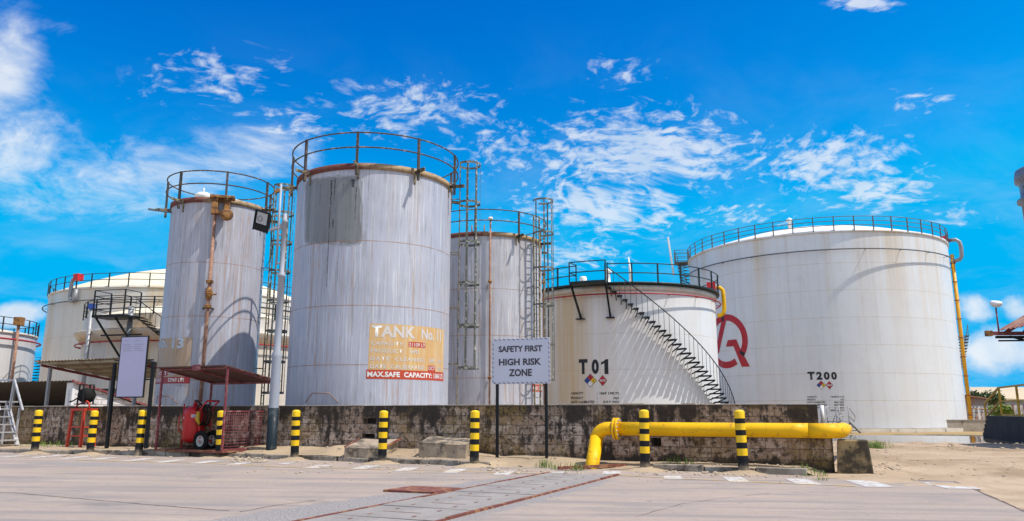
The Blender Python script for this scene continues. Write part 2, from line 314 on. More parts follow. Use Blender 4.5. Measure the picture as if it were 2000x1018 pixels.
def road_mat():
    m, t, b = mat_new('worn concrete road')
    co = obj_coord(t); X, Y, Z = t.sep(co)
    big = t.noise(co, 0.22, 5, 0.6)
    tyre = t.noise(t.xyz(t.m('MULTIPLY', X, 0.10), t.m('ADD', Y, t.m('MULTIPLY', X, 0.12)), 0), 2.2, 6, 0.62)
    fine = t.noise(co, 26.0, 5, 0.7); grit = t.noise(co, 95.0, 2, 0.6)
    pat = t.noise(t.v('ADD', co, (4, 8, 0)), 0.5, 6, 0.66)
    c = t.mix(t.step(big, 0.3, 0.7), (0.415, 0.322, 0.260), (0.335, 0.270, 0.228))
    c = t.mix(t.step(tyre, 0.47, 0.62, 0.0, 0.68), c, (0.24, 0.21, 0.20))
    c = t.mix(t.step(tyre, 0.44, 0.28, 0.0, 0.45), c, (0.49, 0.41, 0.345))
    c = t.mix(t.step(pat, 0.52, 0.64, 0.0, 0.5), c, (0.25, 0.225, 0.215))
    c = t.mix(t.step(t.noise(co, 9.0, 5, 0.7), 0.50, 0.68, 0.0, 0.35), c, (0.22, 0.19, 0.175))
    c = t.mix(t.step(fine, 0.54, 0.70, 0.0, 0.45), c, (0.20, 0.175, 0.165))
    c = t.mix(t.step(grit, 0.66, 0.74, 0.0, 0.55), c, (0.10, 0.095, 0.09))
    # grey gravelly backfill beside the drain, and an old patch near the kerb on the left
    fl_, fr2 = on_z(1066, 925.5), on_z(1212, 926.5); nl, nr_ = on_z(556, 1025), on_z(835, 1024)
    dax = ((nl+nr_)/2-(fl_+fr2)/2).normalized(); cen = (fl_+fr2)/2
    dx, dy = t.m('SUBTRACT', X, cen.x), t.m('SUBTRACT', Y, cen.y)
    al = t.m('ADD', t.m('MULTIPLY', dx, dax.x), t.m('MULTIPLY', dy, dax.y))
    ac = t.m('ADD', t.m('MULTIPLY', dx, -dax.y), t.m('MULTIPLY', dy, dax.x))          # + is one side, - the other
    edge = t.noise(co, 2.2, 6, 0.75)
    wob = t.m('MULTIPLY', t.m('SUBTRACT', edge, 0.5), 0.9)
    aa = t.m('ABSOLUTE', ac)
    wid = t.m('ADD', 0.95, t.m('MULTIPLY', t.m('MULTIPLY', t.m('LESS_THAN', ac, 0.0), al), 0.10))
    g1 = t.m('MULTIPLY', t.step(t.m('ADD', t.m('SUBTRACT', aa, wid), wob), 0.16, -0.02), t.step(t.m('ADD', al, wob), 0.5, 1.4))
    px_ = on_z(210, 908)
    e2 = t.m('ADD', t.m('POWER', t.m('DIVIDE', t.m('SUBTRACT', X, px_.x), 2.6), 2.0), t.m('POWER', t.m('DIVIDE', t.m('SUBTRACT', Y, t.m('ADD', px_.y, t.m('MULTIPLY', t.m('SUBTRACT', X, px_.x), -0.33))), 0.75), 2.0))
    g2 = t.m('MULTIPLY', t.step(t.m('ADD', e2, t.m('MULTIPLY', wob, 2.2)), 1.0, 0.3), 0.75)
    gm = t.m('MAXIMUM', g1, g2)
    grav = t.mix(t.step(t.noise(co, 34.0, 3, 0.7), 0.40, 0.60), (0.11, 0.105, 0.11), (0.33, 0.31, 0.305))
    grav = t.mix(t.step(fine, 0.40, 0.65, 0.0, 0.5), grav, (0.42, 0.37, 0.335))
    c = t.mix(t.m('MULTIPLY', gm, 0.88), c, grav)
    oil = t.step(t.noise(t.v('ADD', co, (21, 3, 0)), 0.75, 5, 0.6), 0.60, 0.72, 0.0, 0.5)
    c = t.mix(oil, c, (0.17, 0.15, 0.14))
    spots = t.step(t.noise(t.v('ADD', co, (2, 31, 0)), 5.0, 3, 0.5), 0.70, 0.74, 0.0, 0.6)
    c = t.mix(spots, c, (0.09, 0.08, 0.075))
    t.l.new(c, b.inputs['Base Color']); b.inputs['Roughness'].default_value = 0.85
    bump(t, b, t.m('ADD', t.m('MULTIPLY', fine, 0.7), t.m('MULTIPLY', grit, 0.5)), 0.5, 0.012)
    return m
M['road'] = road_mat()
def sand_mat(name, a, bb, cdark, wet=False):
    m, t, b = mat_new(name)
    co = obj_coord(t); X, Y, Z = t.sep(co)
    n = t.noise(co, 0.5, 7, 0.65); f = t.noise(co, 7.0, 6, 0.7); g = t.noise(co, 60.0, 3, 0.6)
    c = t.mix(t.step(n, 0.35, 0.65), a, bb)
    c = t.mix(t.step(f, 0.52, 0.72, 0.0, 0.5), c, cdark)
    c = t.mix(t.step(g, 0.62, 0.72, 0.0, 0.45), c, (0.18, 0.13, 0.09))
    if wet:
        pt = t.step(t.noise(t.xyz(X, t.m('MULTIPLY', Y, 0.6), 0), 0.35, 6, 0.68), 0.48, 0.60, 0.0, 0.62)
        c = t.mix(pt, c, (0.25, 0.165, 0.09))
        wz = t.step(t.m('ADD', Z, t.m('MULTIPLY', f, 0.05)), -0.07, -0.15)
        wy = t.m('MULTIPLY', wz, t.step(Y, 28.0, 33.0))
        c = t.mix(t.m('MULTIPLY', wy, 0.65), c, (0.22, 0.13, 0.05))
        far = t.step(Y, 36, 52)
        c = t.mix(t.m('MULTIPLY', far, 0.6), c, (0.36, 0.25, 0.10))
    t.l.new(c, b.inputs['Base Color']); b.inputs['Roughness'].default_value = 0.93
    bump(t, b, t.m('ADD', f, t.m('MULTIPLY', g, 0.3)), 0.8, 0.03)
    return m
M['sand'] = sand_mat('sandy verge', (0.44, 0.335, 0.22), (0.33, 0.25, 0.17), (0.20, 0.145, 0.10))
M['dirt'] = sand_mat('sandy dirt', (0.48, 0.36, 0.245), (0.38, 0.275, 0.175), (0.25, 0.175, 0.11), True)
M['joint'] = paint('joint dirt', (0.13, 0.085, 0.07), 0.95, (0.3, 0.24, 0.2), 0.7, 9, thr=0.52, bmp=0)
M['asphalt'] = stone('grey asphalt patch', (0.25, 0.235, 0.235), (0.31, 0.285, 0.275), (0.12, 0.115, 0.115), 0.5, 9.0, 0.5, 0.5)
M['rock'] = stone('loose stone', (0.48, 0.40, 0.30), (0.36, 0.28, 0.20), (0.2, 0.13, 0.08), 0.4, 8.0)
M['roadwhite'] = paint('worn white marking', (0.58, 0.57, 0.56), 0.85, (0.40, 0.33, 0.275), 0.95, 6, 0.25, bmp=0, thr=0.485)
M['roadyellow'] = paint('worn yellow marking', (0.68, 0.44, 0.10), 0.7, (0.44, 0.37, 0.31), 0.95, 6, 0.1, bmp=0, thr=0.47)
M['grass'] = paint('grass blades', (0.13, 0.22, 0.03), 0.6, (0.25, 0.22, 0.06), 0.5, 3, bmp=0)
M['leaf'] = paint('tree leaves', (0.07, 0.115, 0.03), 0.6, (0.16, 0.16, 0.04), 0.5, 1.2, bmp=0)
M['leaf_b'] = paint('bright leaves', (0.14, 0.21, 0.02), 0.6, (0.2, 0.2, 0.04), 0.5, 1.2, bmp=0)
M['bark'] = paint('bark', (0.12, 0.085, 0.06), 0.9)
def water_mat():
    m, t, b = mat_new('puddle water')
    b.inputs['Base Color'].default_value = (0.10, 0.085, 0.07, 1); b.inputs['Roughness'].default_value = 0.03
    b.inputs['Specular IOR Level'].default_value = 0.9
    bump(t, b, t.noise(obj_coord(t), 2.5, 3, 0.5), 0.04, 0.02)
    return m
M['water'] = water_mat()
def wall_mat():
    m, t, b = mat_new('mouldy block wall')
    co = obj_coord(t); X, Y, Z = t.sep(co)
    br = t.add('ShaderNodeTexBrick'); t.l.new(t.xyz(X, Z, 0), br.inputs['Vector'])
    br.inputs['Scale'].default_value = 1.0; br.inputs['Brick Width'].default_value = 0.46; br.inputs['Row Height'].default_value = 0.225
    br.inputs['Mortar Size'].default_value = 0.010; br.inputs['Mortar Smooth'].default_value = 0.3; br.inputs['Bias'].default_value = 0.0
    br.inputs['Color1'].default_value = (0, 0, 0, 1); br.inputs['Color2'].default_value = (1, 1, 1, 1)
    lum = t.sep(br.outputs['Color'])[0]
    fac = br.outputs['Fac']
    n = t.noise(co, 1.3, 8, 0.68); n2 = t.noise(t.v('ADD', co, (3, 7, 2)), 4.5, 8, 0.72, 0.4); n3 = t.noise(co, 14.0, 6, 0.7)
    stre = t.noise(t.xyz(t.m('MULTIPLY', X, 5.0), 0.0, t.m('MULTIPLY', Z, 0.7)), 1.0, 6, 0.7)
    c = t.mix(t.step(n3, 0.35, 0.65), (0.25, 0.175, 0.125), (0.38, 0.275, 0.20))
    c = t.mix(t.m('MULTIPLY', lum, 0.35), c, (0.40, 0.30, 0.24))
    # remains of pale limewash, mostly in the middle courses
    band = t.m('MULTIPLY', t.step(Z, 0.1, 0.5), t.step(Z, 1.25, 0.85))
    pl = t.step(t.m('ADD', n2, t.m('ADD', t.m('MULTIPLY', band, 0.10), t.m('MULTIPLY', lum, 0.09))), 0.625, 0.655)
    c = t.mix(t.m('MULTIPLY', pl, 0.8), c, (0.56, 0.45, 0.38))
    # black mould, heaviest in runs under the coping and at the foot
    topw = t.step(Z, 0.75, 1.35, 0.0, 0.065); footw = t.step(Z, 0.35, 0.05, 0.0, 0.12)
    md = t.m('ADD', t.m('ADD', t.m('MULTIPLY', n, 0.6), t.m('MULTIPLY', stre, 0.4)), t.m('ADD', topw, footw))
    c = t.mix(t.step(md, 0.495, 0.565, 0.0, 0.93), c, (0.022, 0.018, 0.016))
    md2 = t.step(t.noise(t.v('ADD', co, (9, 1, 4)), 7.0, 8, 0.78), 0.50, 0.57, 0.0, 0.9)
    c = t.mix(md2, c, (0.03, 0.024, 0.02))
    oc = t.m('MULTIPLY', t.step(t.noise(t.v('ADD', co, (2, 2, 8)), 0.8, 3, 0.5), 0.50, 0.64, 0.0, 0.6), t.step(n3, 0.40, 0.55))
    c = t.mix(oc, c, (0.34, 0.22, 0.07))
    c = t.mix(t.m('MULTIPLY', fac, t.step(n3, 0.3, 0.6, 0.1, 0.6)), c, (0.07, 0.055, 0.045))
    t.l.new(c, b.inputs['Base Color']); b.inputs['Roughness'].default_value = 0.95
    h = t.m('SUBTRACT', t.m('ADD', t.m('MULTIPLY', n3, 0.5), t.m('MULTIPLY', pl, 0.25)), t.m('MULTIPLY', fac, 0.9))
    bump(t, b, h, 0.9, 0.02)
    return m
M['wall'] = wall_mat()
def whiteblock_mat():
    m, t, b = mat_new('white painted blocks')
    co = obj_coord(t); X, Y, Z = t.sep(co)
    br = t.add('ShaderNodeTexBrick'); t.l.new(t.xyz(t.m('ADD', X, Y), Z, 0), br.inputs['Vector'])
    br.inputs['Scale'].default_value = 1.0; br.inputs['Brick Width'].default_value = 0.6; br.inputs['Row Height'].default_value = 0.23; br.inputs['Mortar Size'].default_value = 0.014
    n = t.noise(co, 3, 6, 0.7)
    c = t.mix(t.step(n, 0.35, 0.7), (0.72, 0.70, 0.70), (0.52, 0.50, 0.50))
    c = t.mix(br.outputs['Fac'], c, (0.30, 0.26, 0.25))
    t.l.new(c, b.inputs['Base Color']); b.inputs['Roughness'].default_value = 0.85
    bump(t, b, t.m('SUBTRACT', n, br.outputs['Fac']), 0.5, 0.02)
    return m
M['whiteblock'] = whiteblock_mat()

# ------------------------------------------------------------------ mesh helpers
class MB:
    def __init__(s, mtx=None): s.v = []; s.f = []; s.mi = []; s.sm = []; s.M = mtx
    def vs(s, pts):
        i = len(s.v)
        for p in pts:
            p = Vector(p); s.v.append(s.M @ p if s.M else p)
        return i
    def face(s, idx, mi=0, sm=False): s.f.append(tuple(idx)); s.mi.append(mi); s.sm.append(sm)
    def box(s, c, d, mtx=None, mi=0):
        x, y, z = d[0]/2, d[1]/2, d[2]/2
        P = [Vector(q) for q in ((-x,-y,-z),(x,-y,-z),(x,y,-z),(-x,y,-z),(-x,-y,z),(x,-y,z),(x,y,z),(-x,y,z))]
        if mtx: P = [mtx @ q for q in P]
        i = s.vs([q+Vector(c) for q in P])
        for q in ((0,3,2,1),(4,5,6,7),(0,1,5,4),(1,2,6,5),(2,3,7,6),(3,0,4,7)): s.face([i+k for k in q], mi)
        return s
    def hexa(s, P, mi=0):
        i = s.vs(P)
        for q in ((0,3,2,1),(4,5,6,7),(0,1,5,4),(1,2,6,5),(2,3,7,6),(3,0,4,7)): s.face([i+k for k in q], mi)
        return s
    def beam(s, p0, p1, w, h, mi=0, up=(0, 0, 1)):
        p0, p1 = Vector(p0), Vector(p1); d = (p1-p0); L = d.length; d.normalize()
        u = Vector(up)
        if abs(d.dot(u)) > 0.98: u = Vector((1, 0, 0))
        a = d.cross(u).normalized(); b = a.cross(d).normalized()
        P = []
        for e in (p0, p1):
            for q, r in ((-1,-1),(1,-1),(1,1),(-1,1)): P.append(e+a*q*w/2+b*r*h/2)
        i = s.vs(P)
        for q in ((0,1,2,3),(7,6,5,4),(0,4,5,1),(1,5,6,2),(2,6,7,3),(3,7,4,0)): s.face([i+k for k in q], mi)
        return s
    def tube(s, pts, r, n=8, closed=False, mi=0, caps=True):
        P = [Vector(p) for p in pts]; N = len(P)
        rr = r if isinstance(r, (list, tuple)) else [r]*N
        T = []
        for k in range(N):
            a = P[(k-1) % N] if (closed or k > 0) else P[k]
            b = P[(k+1) % N] if (closed or k < N-1) else P[k]
            T.append((b-a).normalized())
        u = Vector((0, 0, 1))
        if abs(T[0].dot(u)) > 0.9: u = Vector((1, 0, 0))
        u = (u-T[0]*T[0].dot(u)).normalized()
        base = len(s.v)
        for k in range(N):
            u = (u-T[k]*T[k].dot(u)).normalized(); w_ = T[k].cross(u)
            s.vs([P[k]+(u*math.cos(2*math.pi*j/n)+w_*math.sin(2*math.pi*j/n))*rr[k] for j in range(n)])
        for k in range(N if closed else N-1):
            k2 = (k+1) % N
            for j in range(n):
                j2 = (j+1) % n
                s.face((base+k*n+j, base+k*n+j2, base+k2*n+j2, base+k2*n+j), mi, True)
        if caps and not closed:
            s.face([base+j for j in reversed(range(n))], mi); s.face([base+(N-1)*n+j for j in range(n)], mi)
        return s
    def lathe(s, prof, n=48, c=(0, 0, 0), mi=None, a0=0.0, a1=2*math.pi, sm=True, axis=None):
        full = abs(a1-a0-2*math.pi) < 1e-6
        cols = n if full else n+1
        base = len(s.v); c = Vector(c)
        for j in range(cols):
            a = a0+(a1-a0)*j/n
            for r, z in prof:
                p = Vector((r*math.cos(a), r*math.sin(a), z))
                if axis is not None: p = axis @ p
                s.vs([c+p])
        K = len(prof)
        for j in range(n):
            j2 = (j+1) % cols
            for k in range(K-1):
                q = [base+j*K+k, base+j2*K+k, base+j2*K+k+1, base+j*K+k+1]
                if prof[k][0] < 1e-6: q = [q[0], q[2], q[3]]
                elif prof[k+1][0] < 1e-6: q = q[:3]
                s.face(q, (mi[k] if mi else 0), sm)
        return s
    def build(s, name, mats, parent=None, loc=None, rot=None, bevel=0.0, fix=True):
        me = bpy.data.meshes.new(name)
        me.from_pydata([tuple(v) for v in s.v], [], s.f)
        mats = mats if isinstance(mats, (list, tuple)) else [mats]
        for m_ in mats: me.materials.append(M[m_] if isinstance(m_, str) else m_)
        for p, i, q in zip(me.polygons, s.mi, s.sm): p.material_index = i; p.use_smooth = q
        if fix:
            bm = bmesh.new(); bm.from_mesh(me); bmesh.ops.recalc_face_normals(bm, faces=bm.faces[:]); bm.to_mesh(me); bm.free()
        o = bpy.data.objects.new(name, me); COL.objects.link(o)
        if parent: o.parent = parent
        if loc is not None: o.location = loc
        if rot is not None: o.rotation_euler = rot
        if bevel:
            b = o.modifiers.new('bevel', 'BEVEL'); b.width = bevel; b.segments = 2; b.limit_method = 'ANGLE'
        return o
def tag(o, label, cat, group=None, kind=None):
    if label: o['label'] = label
    if cat: o['category'] = cat
    if group: o['group'] = group
    if kind: o['kind'] = kind
    return o
def thing(name, label, cat, loc=(0, 0, 0), rotz=0.0, group=None):
    o = bpy.data.objects.new(name, None); COL.objects.link(o); o.location = loc; o.rotation_euler = (0, 0, rotz)
    o.empty_display_size = 0.3
    return tag(o, label, cat, group)
def struct(name, mb, mats, parent=None, **kw):
    o = mb.build(name, mats, parent, **kw)
    if parent is None: o['kind'] = 'structure'
    return o
def copy_child(o, parent, loc=None, rotz=None):
    c = o.copy(); COL.objects.link(c); c.parent = parent
    if loc is not None: c.location = loc
    if rotz is not None: c.rotation_euler = (0, 0, rotz)
    return c
def arc(R, z, a0, a1, n): return [(R*math.cos(a0+(a1-a0)*k/n), R*math.sin(a0+(a1-a0)*k/n), z) for k in range(n+1)]
def ring(R, z, n): return [(R*math.cos(2*math.pi*k/n), R*math.sin(2*math.pi*k/n), z) for k in range(n)]
def pol(r, a, z): return Vector((r*math.cos(a), r*math.sin(a), z))

# flat lettering as a 2-D bmesh scaled to a unit box
_txt = {}
def text2d(s, bold=0.0, space=1.0, narrow=1.0):
    key = (s, bold, space)
    if key not in _txt:
        cu = bpy.data.curves.new('lettering', 'FONT'); cu.body = s; cu.offset = bold; cu.space_character = space; cu.resolution_u = 3
        o = bpy.data.objects.new('lettering', cu); COL.objects.link(o)
        dg = bpy.context.evaluated_depsgraph_get(); dg.update()
        me = bpy.data.meshes.new_from_object(o.evaluated_get(dg))
        V = [tuple(v.co[:2]) for v in me.vertices]; F = [tuple(p.vertices) for p in me.polygons]
        bpy.data.objects.remove(o); bpy.data.curves.remove(cu); bpy.data.meshes.remove(me)
        x0, x1 = min(v[0] for v in V), max(v[0] for v in V); y0, y1 = min(v[1] for v in V), max(v[1] for v in V)
        _txt[key] = ([((x-x0)/(x1-x0), (y-y0)/(y1-y0)) for x, y in V], F)
    return _txt[key]

# ------------------------------------------------------------------ tanks
class Tank:
    def __init__(s, name, label, pxl, pxr, D, top, base, mat, cat='storage tank', group=None, az=None, R=None):
        if az is None:
            al = math.atan((pxl-1000)/FPX/1.0176); ar = math.atan((pxr-1000)/FPX/1.0176)
            az = (al+ar)/2; R = D*math.sin((ar-al)/2)
        s.cx, s.cy, s.R, s.H, s.base = D*math.sin(az), D*math.cos(az), R, top-base, base
        s.tc = math.atan2(-s.cy, -s.cx)         # direction from the tank towards the photographer
        s.root = thing(name, label, cat, (s.cx, s.cy, base), 0, group)
        n = 256
        mb = MB(); mb.lathe([(R, 0.0), (R, s.H)], n); s.shell = mb.build('shell', mat, s.root)
    def hit(s, px, py, off=0.0):
        d = ray(px, py); o = Vector((-s.cx, -s.cy)); d2 = Vector((d.x, d.y)); R = s.R+off
        a = d2.dot(d2); b = 2*o.dot(d2); c = o.dot(o)-R*R
        q = b*b-4*a*c
        k = (-b-math.sqrt(max(q, 0.0)))/(2*a)
        p = o+d2*k
        return math.atan2(p.y, p.x), CAMZ+d.z*k-s.base
    def roof(s, h, mat, lip=0.0):
        mb = MB(); prof = [(s.R*0.999, s.H-0.01)]
        for k in range(1, 9):
            q = k/8; prof.append((s.R*(1-q) if k < 8 else 0.0, s.H+h*(1-(1-q)**1.6)))
        mb.lathe(prof, 96); return mb.build('roof', mat, s.root)
    def wrap(s, bm, name, mat, off, parent=None):
        # bm is laid out in (arc length from the facing line, height): slice it, then roll it on to the shell
        xs = [v.co.x for v in bm.verts]
        stepw = s.R*0.035
        k = math.floor(min(xs)/stepw)+1
        while k*stepw < max(xs):
            bmesh.ops.bisect_plane(bm, geom=bm.verts[:]+bm.edges[:]+bm.faces[:], plane_co=(k*stepw, 0, 0), plane_no=(1, 0, 0)); k += 1
        for v in bm.verts:
            a = s.tc+v.co.x/s.R; v.co = pol(s.R+off, a, v.co.y)
        c = bm.faces[:]
        for f in c:
            f.normal_update()
            m_ = f.calc_center_median()
            if f.normal.x*m_.x+f.normal.y*m_.y < 0: f.normal_flip()
        me = bpy.data.meshes.new(name); bm.to_mesh(me); bm.free()
        me.materials.append(M[mat])
        for p in me.polygons: p.use_smooth = True
        o = bpy.data.objects.new(name, me); COL.objects.link(o); o.parent = parent or s.root
        return o
    def sx(s, px, py):
        a, z = s.hit(px, py); d = (a-s.tc+math.pi) % (2*math.pi)-math.pi
        return d*s.R, z
    def patch(s, name, pts, mat, off=0.005, parent=None, rnd=0.0, raw=False):
        P = pts if raw else [s.sx(*p) for p in pts]
        if rnd:
            out = []
            n = len(P)
            for i in range(n):
                a, b_, c = Vector(P[i-1]), Vector(P[i]), Vector(P[(i+1) % n])
                p0 = b_+(a-b_).normalized()*rnd; p1 = b_+(c-b_).normalized()*rnd
                for k in range(7):
                    q = k/6; out.append(p0*(1-q)**2+b_*2*q*(1-q)+p1*q*q)
            P = [tuple(v) for v in out]
        bm = bmesh.new(); bm.faces.new([bm.verts.new((x, z, 0)) for x, z in P])
        bmesh.ops.triangulate(bm, faces=bm.faces[:])
        return s.wrap(bm, name, mat, off, parent)
    def rect(s, name, x0, x1, z0, z1, mat, off=0.005, parent=None): return s.patch(name, [(x0, z0), (x1, z0), (x1, z1), (x0, z1)], mat, off, parent, raw=True)
    def text(s, body, x0, x1, z0, z1, mat, off=0.010, bold=0.0, space=1.0, parent=None):
        V, F = text2d(body, bold, space)
        bm = bmesh.new(); vs = [bm.verts.new((x0+(x1-x0)*u, z0+(z1-z0)*v, 0)) for u, v in V]
        for f in F:
            try: bm.faces.new([vs[i] for i in f])
            except ValueError: pass
        return s.wrap(bm, 'lettering', mat, off, parent)
    def textpx(s, body, pl, pr, py_top, mat, off=0.010, bold=0.0, space=1.0, parent=None):
        x0, z0 = s.sx(*pl); x1 = s.sx(pr, pl[1])[0]; z1 = s.sx(pl[0], py_top)[1]
        return s.text(body, x0, x1, z0, z1, mat, off, bold, space, parent)
    def railing(s, off, z, h, n, nr, rr, pr, mat, phase=0.0, low=-0.1, gap=None, flat=False):
        R = s.R+off; mb = MB(); segs = 128
        for k in range(1, nr+1):
            zz = z+h*k/nr
            if gap: mb.tube(arc(R, zz, gap[1], gap[0]+2*math.pi, segs), rr, 6)
            else: mb.tube(ring(R, zz, segs), rr, 6, closed=True)
        rail = mb.build('railing', mat, s.root)
        pm = MB(); pm.beam((0, 0, low), (0, 0, h+rr), pr*2, pr*2)
        first = None
        for i in range(n):
            a = s.tc+phase+2*math.pi*i/n
            if gap and 0.02 < ((a-gap[0]) % (2*math.pi)) < ((gap[1]-gap[0]) % (2*math.pi))-0.02: continue
            p = pol(R, a, z)
            if first is None: first = pm.build('railing_post', mat, rail, p, (0, 0, a))
            else: copy_child(first, rail, p, a)
        return rail
    def lip(s, h, off, mat, dz=0.02):
        mb = MB(); R = s.R
        mb.lathe([(R-0.05, s.H+dz), (R+off, s.H+dz), (R+off, s.H-h), (R+0.002, s.H-h)], 192)
        return mb.build('rim', mat, s.root)
    def ringpipe(s, off, z, r, mat, n_br=16, name='ring_pipe', a0=None, a1=None):
        mb = MB()
        if a0 is None: mb.tube(ring(s.R+off, z, 160), r, 8, closed=True)
        else: mb.tube(arc(s.R+off, z, a0, a1, 120), r, 8)
        for i in range(n_br):
            a = s.tc+2*math.pi*(i+0.4)/n_br
            mb.beam(pol(s.R-0.02, a, z), pol(s.R+off, a, z), 0.04, 0.04)
        return mb.build(name, mat, s.root)
    def ladder(s, a, z0, z1, stand, hoops, hr, mat, wdt=0.42, bars=5, hmat=None):
        R = s.R+stand; ur, ut = pol(1, a, 0), Vector((-math.sin(a), math.cos(a), 0))
        mb = MB()
        for q in (-1, 1):
            b0 = ur*R+ut*q*wdt/2
            mb.beam(b0+Vector((0, 0, z0)), b0+Vector((0, 0, z1)), 0.075, 0.035, up=ur)
        z = z0+0.2
        while z < z1-0.05:
            mb.tube([ur*R-ut*wdt/2+Vector((0, 0, z)), ur*R+ut*wdt/2+Vector((0, 0, z))], 0.014, 6); z += 0.30
        z = z0+0.8
        while z < s.H:
            for q in (-1, 1):
                b0 = ut*q*wdt/2+Vector((0, 0, z)); mb.beam(ur*(s.R-0.02)+b0, ur*R+b0, 0.05, 0.02)
            z += 1.9
        lad = mb.build('ladder', mat, s.root)
        c = ur*(R+hr*0.82); n = 22; span = R_(300); first = None
        def hp(k, N, rad=hr):
            t = -span/2+span*k/N; return c+(ur*math.cos(t)+ut*math.sin(t))*rad
        hm = MB()
        b = len(hm.v)
        for k in range(n+1):
            t = -span/2+span*k/n
            d = (ur*math.cos(t)+ut*math.sin(t))
            for rad, dz in ((hr, -0.04), (hr, 0.04), (hr-0.010, 0.04), (hr-0.010, -0.04)): hm.vs([c+d*rad+Vector((0, 0, dz))])
        for k in range(n):
            for j in range(4): hm.face((b+k*4+j, b+k*4+(j+1) % 4, b+k*4+4+(j+1) % 4, b+k*4+4+j), 0)
        for q, k in ((-1, 0), (1, n)):
            hm.beam(hp(k, n), ur*R+ut*q*wdt/2, 0.008, 0.06)
        for z in hoops:
            if first is None: first = hm.build('cage_hoop', hmat or mat, lad, (0, 0, z))
            else: copy_child(first, lad, (0, 0, z))
        for i in range(bars):
            k = (i+1)/(bars+1)*n
            p = hp(k, n, hr-0.012)
            bm_ = MB(); bm_.beam(p+Vector((0, 0, min(hoops)-0.03)), p+Vector((0, 0, max(hoops)+0.03)), 0.065, 0.010, up=tuple((p-c).normalized()))
            bm_.build('cage_bar', hmat or mat, lad)
        return lad
    def stairs(s, a0, z0, a1, z1, wid, n, mat, gap=0.12, rail=1.0, stringer=True, nb=1, brack=True):
        tr = MB(); first = None
        par = thing_part('stairway', s.root)
        hr = MB(); ro = s.R+gap+wid; pts = []; mid = []
        for i in range(n):
            q = i/(n-1); a = a0+(a1-a0)*q; z = z0+(z1-z0)*q
            if first is None:
                tm = MB(); tm.box((wid/2, 0, 0), (wid, 0.30, 0.04)); tm.beam((-gap-0.02, .09, -0.04), (wid, .09, -0.04), 0.05, 0.05); tm.beam((wid*.95, .09, -.06), (-gap-.02, .09, -.40), .045, .06)
                first = tm.build('tread', mat, par, pol(s.R+gap, a, z), (0, 0, a))
            else: copy_child(first, par, pol(s.R+gap, a, z), a)
            pts.append(pol(ro, a, z+rail)); mid.append(pol(ro, a, z+rail*0.5))
            hr.tube([pol(ro, a, z-0.02), pol(ro, a, z+rail)], 0.014, 5)
        hr.tube(pts, 0.03, 6)
        hr.build('handrail', mat, par)
        return par
def thing_part(name, root):
    o = bpy.data.objects.new(name, None); COL.objects.link(o); o.parent = root; o.empty_display_size = 0.2; return o
#==TANKS==
def az_of(px): return math.atan((px-1000)/FPX/1.0176)

# --- tank number 11, the tall one in the middle
TA = Tank('storage_tank', 'tall silver streaked tank lettered TANK No. 11 with dark grey patch near its rim', 557, 875, 26.0, 8.9, 0.0, 'silver', group='silver tanks with caged ladders')
def silver_top(T, n, phase, rim_mat='rimlip'):
    T.lip(0.17, 0.045, rim_mat)
    T.roof(0.45, 'roof_white')
    r = T.railing(0.22, T.H, 0.97, n, 2, 0.025, 0.036, 'rustrail', phase=phase, low=-0.42)
    first = None
    for i in range(n):
        a = T.tc+phase+2*math.pi*i/n
        if first is None:
            b = MB(); b.beam((-0.26, 0, 0), (0.34, 0, 0), 0.07, 0.012); b.beam((-0.26, 0.03, -0.05), (0.34, 0.03, -0.05), 0.012, 0.09)
            b.beam((-0.24, 0, -0.42), (-0.20, 0, 0), 0.06, 0.03)
            first = b.build('rail_bracket', 'rustyel', T.root, pol(T.R+0.24, a, T.H-0.08), (0, 0, a))
        else: copy_child(first, T.root, pol(T.R+0.24, a, T.H-0.08), a)
    return r
silver_top(TA, 9, R_(-12.5))
x0, z1 = TA.sx(722, 632); x1 = TA.sx(867, 642)[0]; z0 = TA.sx(720, 722)[1]
zb = TA.sx(718, 740)[1]
TA.patch('sign_panel', [(x0, z0+0.002), (x1, z0+0.002), (x1, z1), (x0, z1)], 'tan', 0.004, raw=True, rnd=0.06)
TA.rect('sign_panel_band', x0-0.05, x1+0.02, zb, z0, 'redband', 0.005)
W = x1-x0; Hh = z1-z0
def TXa(body, u0, u1, v0, v1, mat='faded', bold=0.03, space=1.0): TA.text(body, x0+W*u0, x0+W*u1, z0+Hh*v0, z0+Hh*v1, mat, 0.009, bold, space)
TXa('TANK', .02, .50, .71, .97, bold=0.035); TXa('No.', .58, .775, .71, .95, bold=0.03); TXa('11', .83, .915, .71, .97, bold=0.035)
TXa('CAPACITY:', .02, .37, .53, .615, space=1.2, bold=.02)
TA.rect('sign_panel_band', x0+W*.42, x0+W*.64, z0+Hh*.515, z0+Hh*.635, 'redband', 0.006)
TXa('21109 LT', .425, .635, .53, .615, bold=.02)
TXa('PRODUCT:', .02, .37, .37, .455, space=1.2, bold=.02); TXa('HFO', .44, .555, .37, .455, bold=.02)
TXa('DATE  CLEANED:', .02, .635, .20, .285, space=1.25, bold=.02); TXa('APR.', .70, .80, .20, .285, bold=.02); TXa('2011', .855, .94, .20, .285, bold=.02)
TXa('DATE  CALIBRATED:', .02, .635, .03, .115, space=1.15, bold=.02)
TA.rect('sign_panel_band', x0+W*.685, x0+W*.81, z0+.002, z0+Hh*.135, 'redband', 0.006)
TXa('OCT', .69, .80, .03, .115, bold=.02); TXa('2015', .855, .94, .03, .115, bold=.02)
hb = z0-zb
TA.text('MAX.SAFE  CAPACITY:', x0-.02, x0+W*.75, zb+hb*.22, zb+hb*.80, 'white', .010, .04, 1.05)
TA.text('118043 LTS', x0+W*.775, x0+W*.975, zb+hb*.22, zb+hb*.80, 'white', .010, .02)
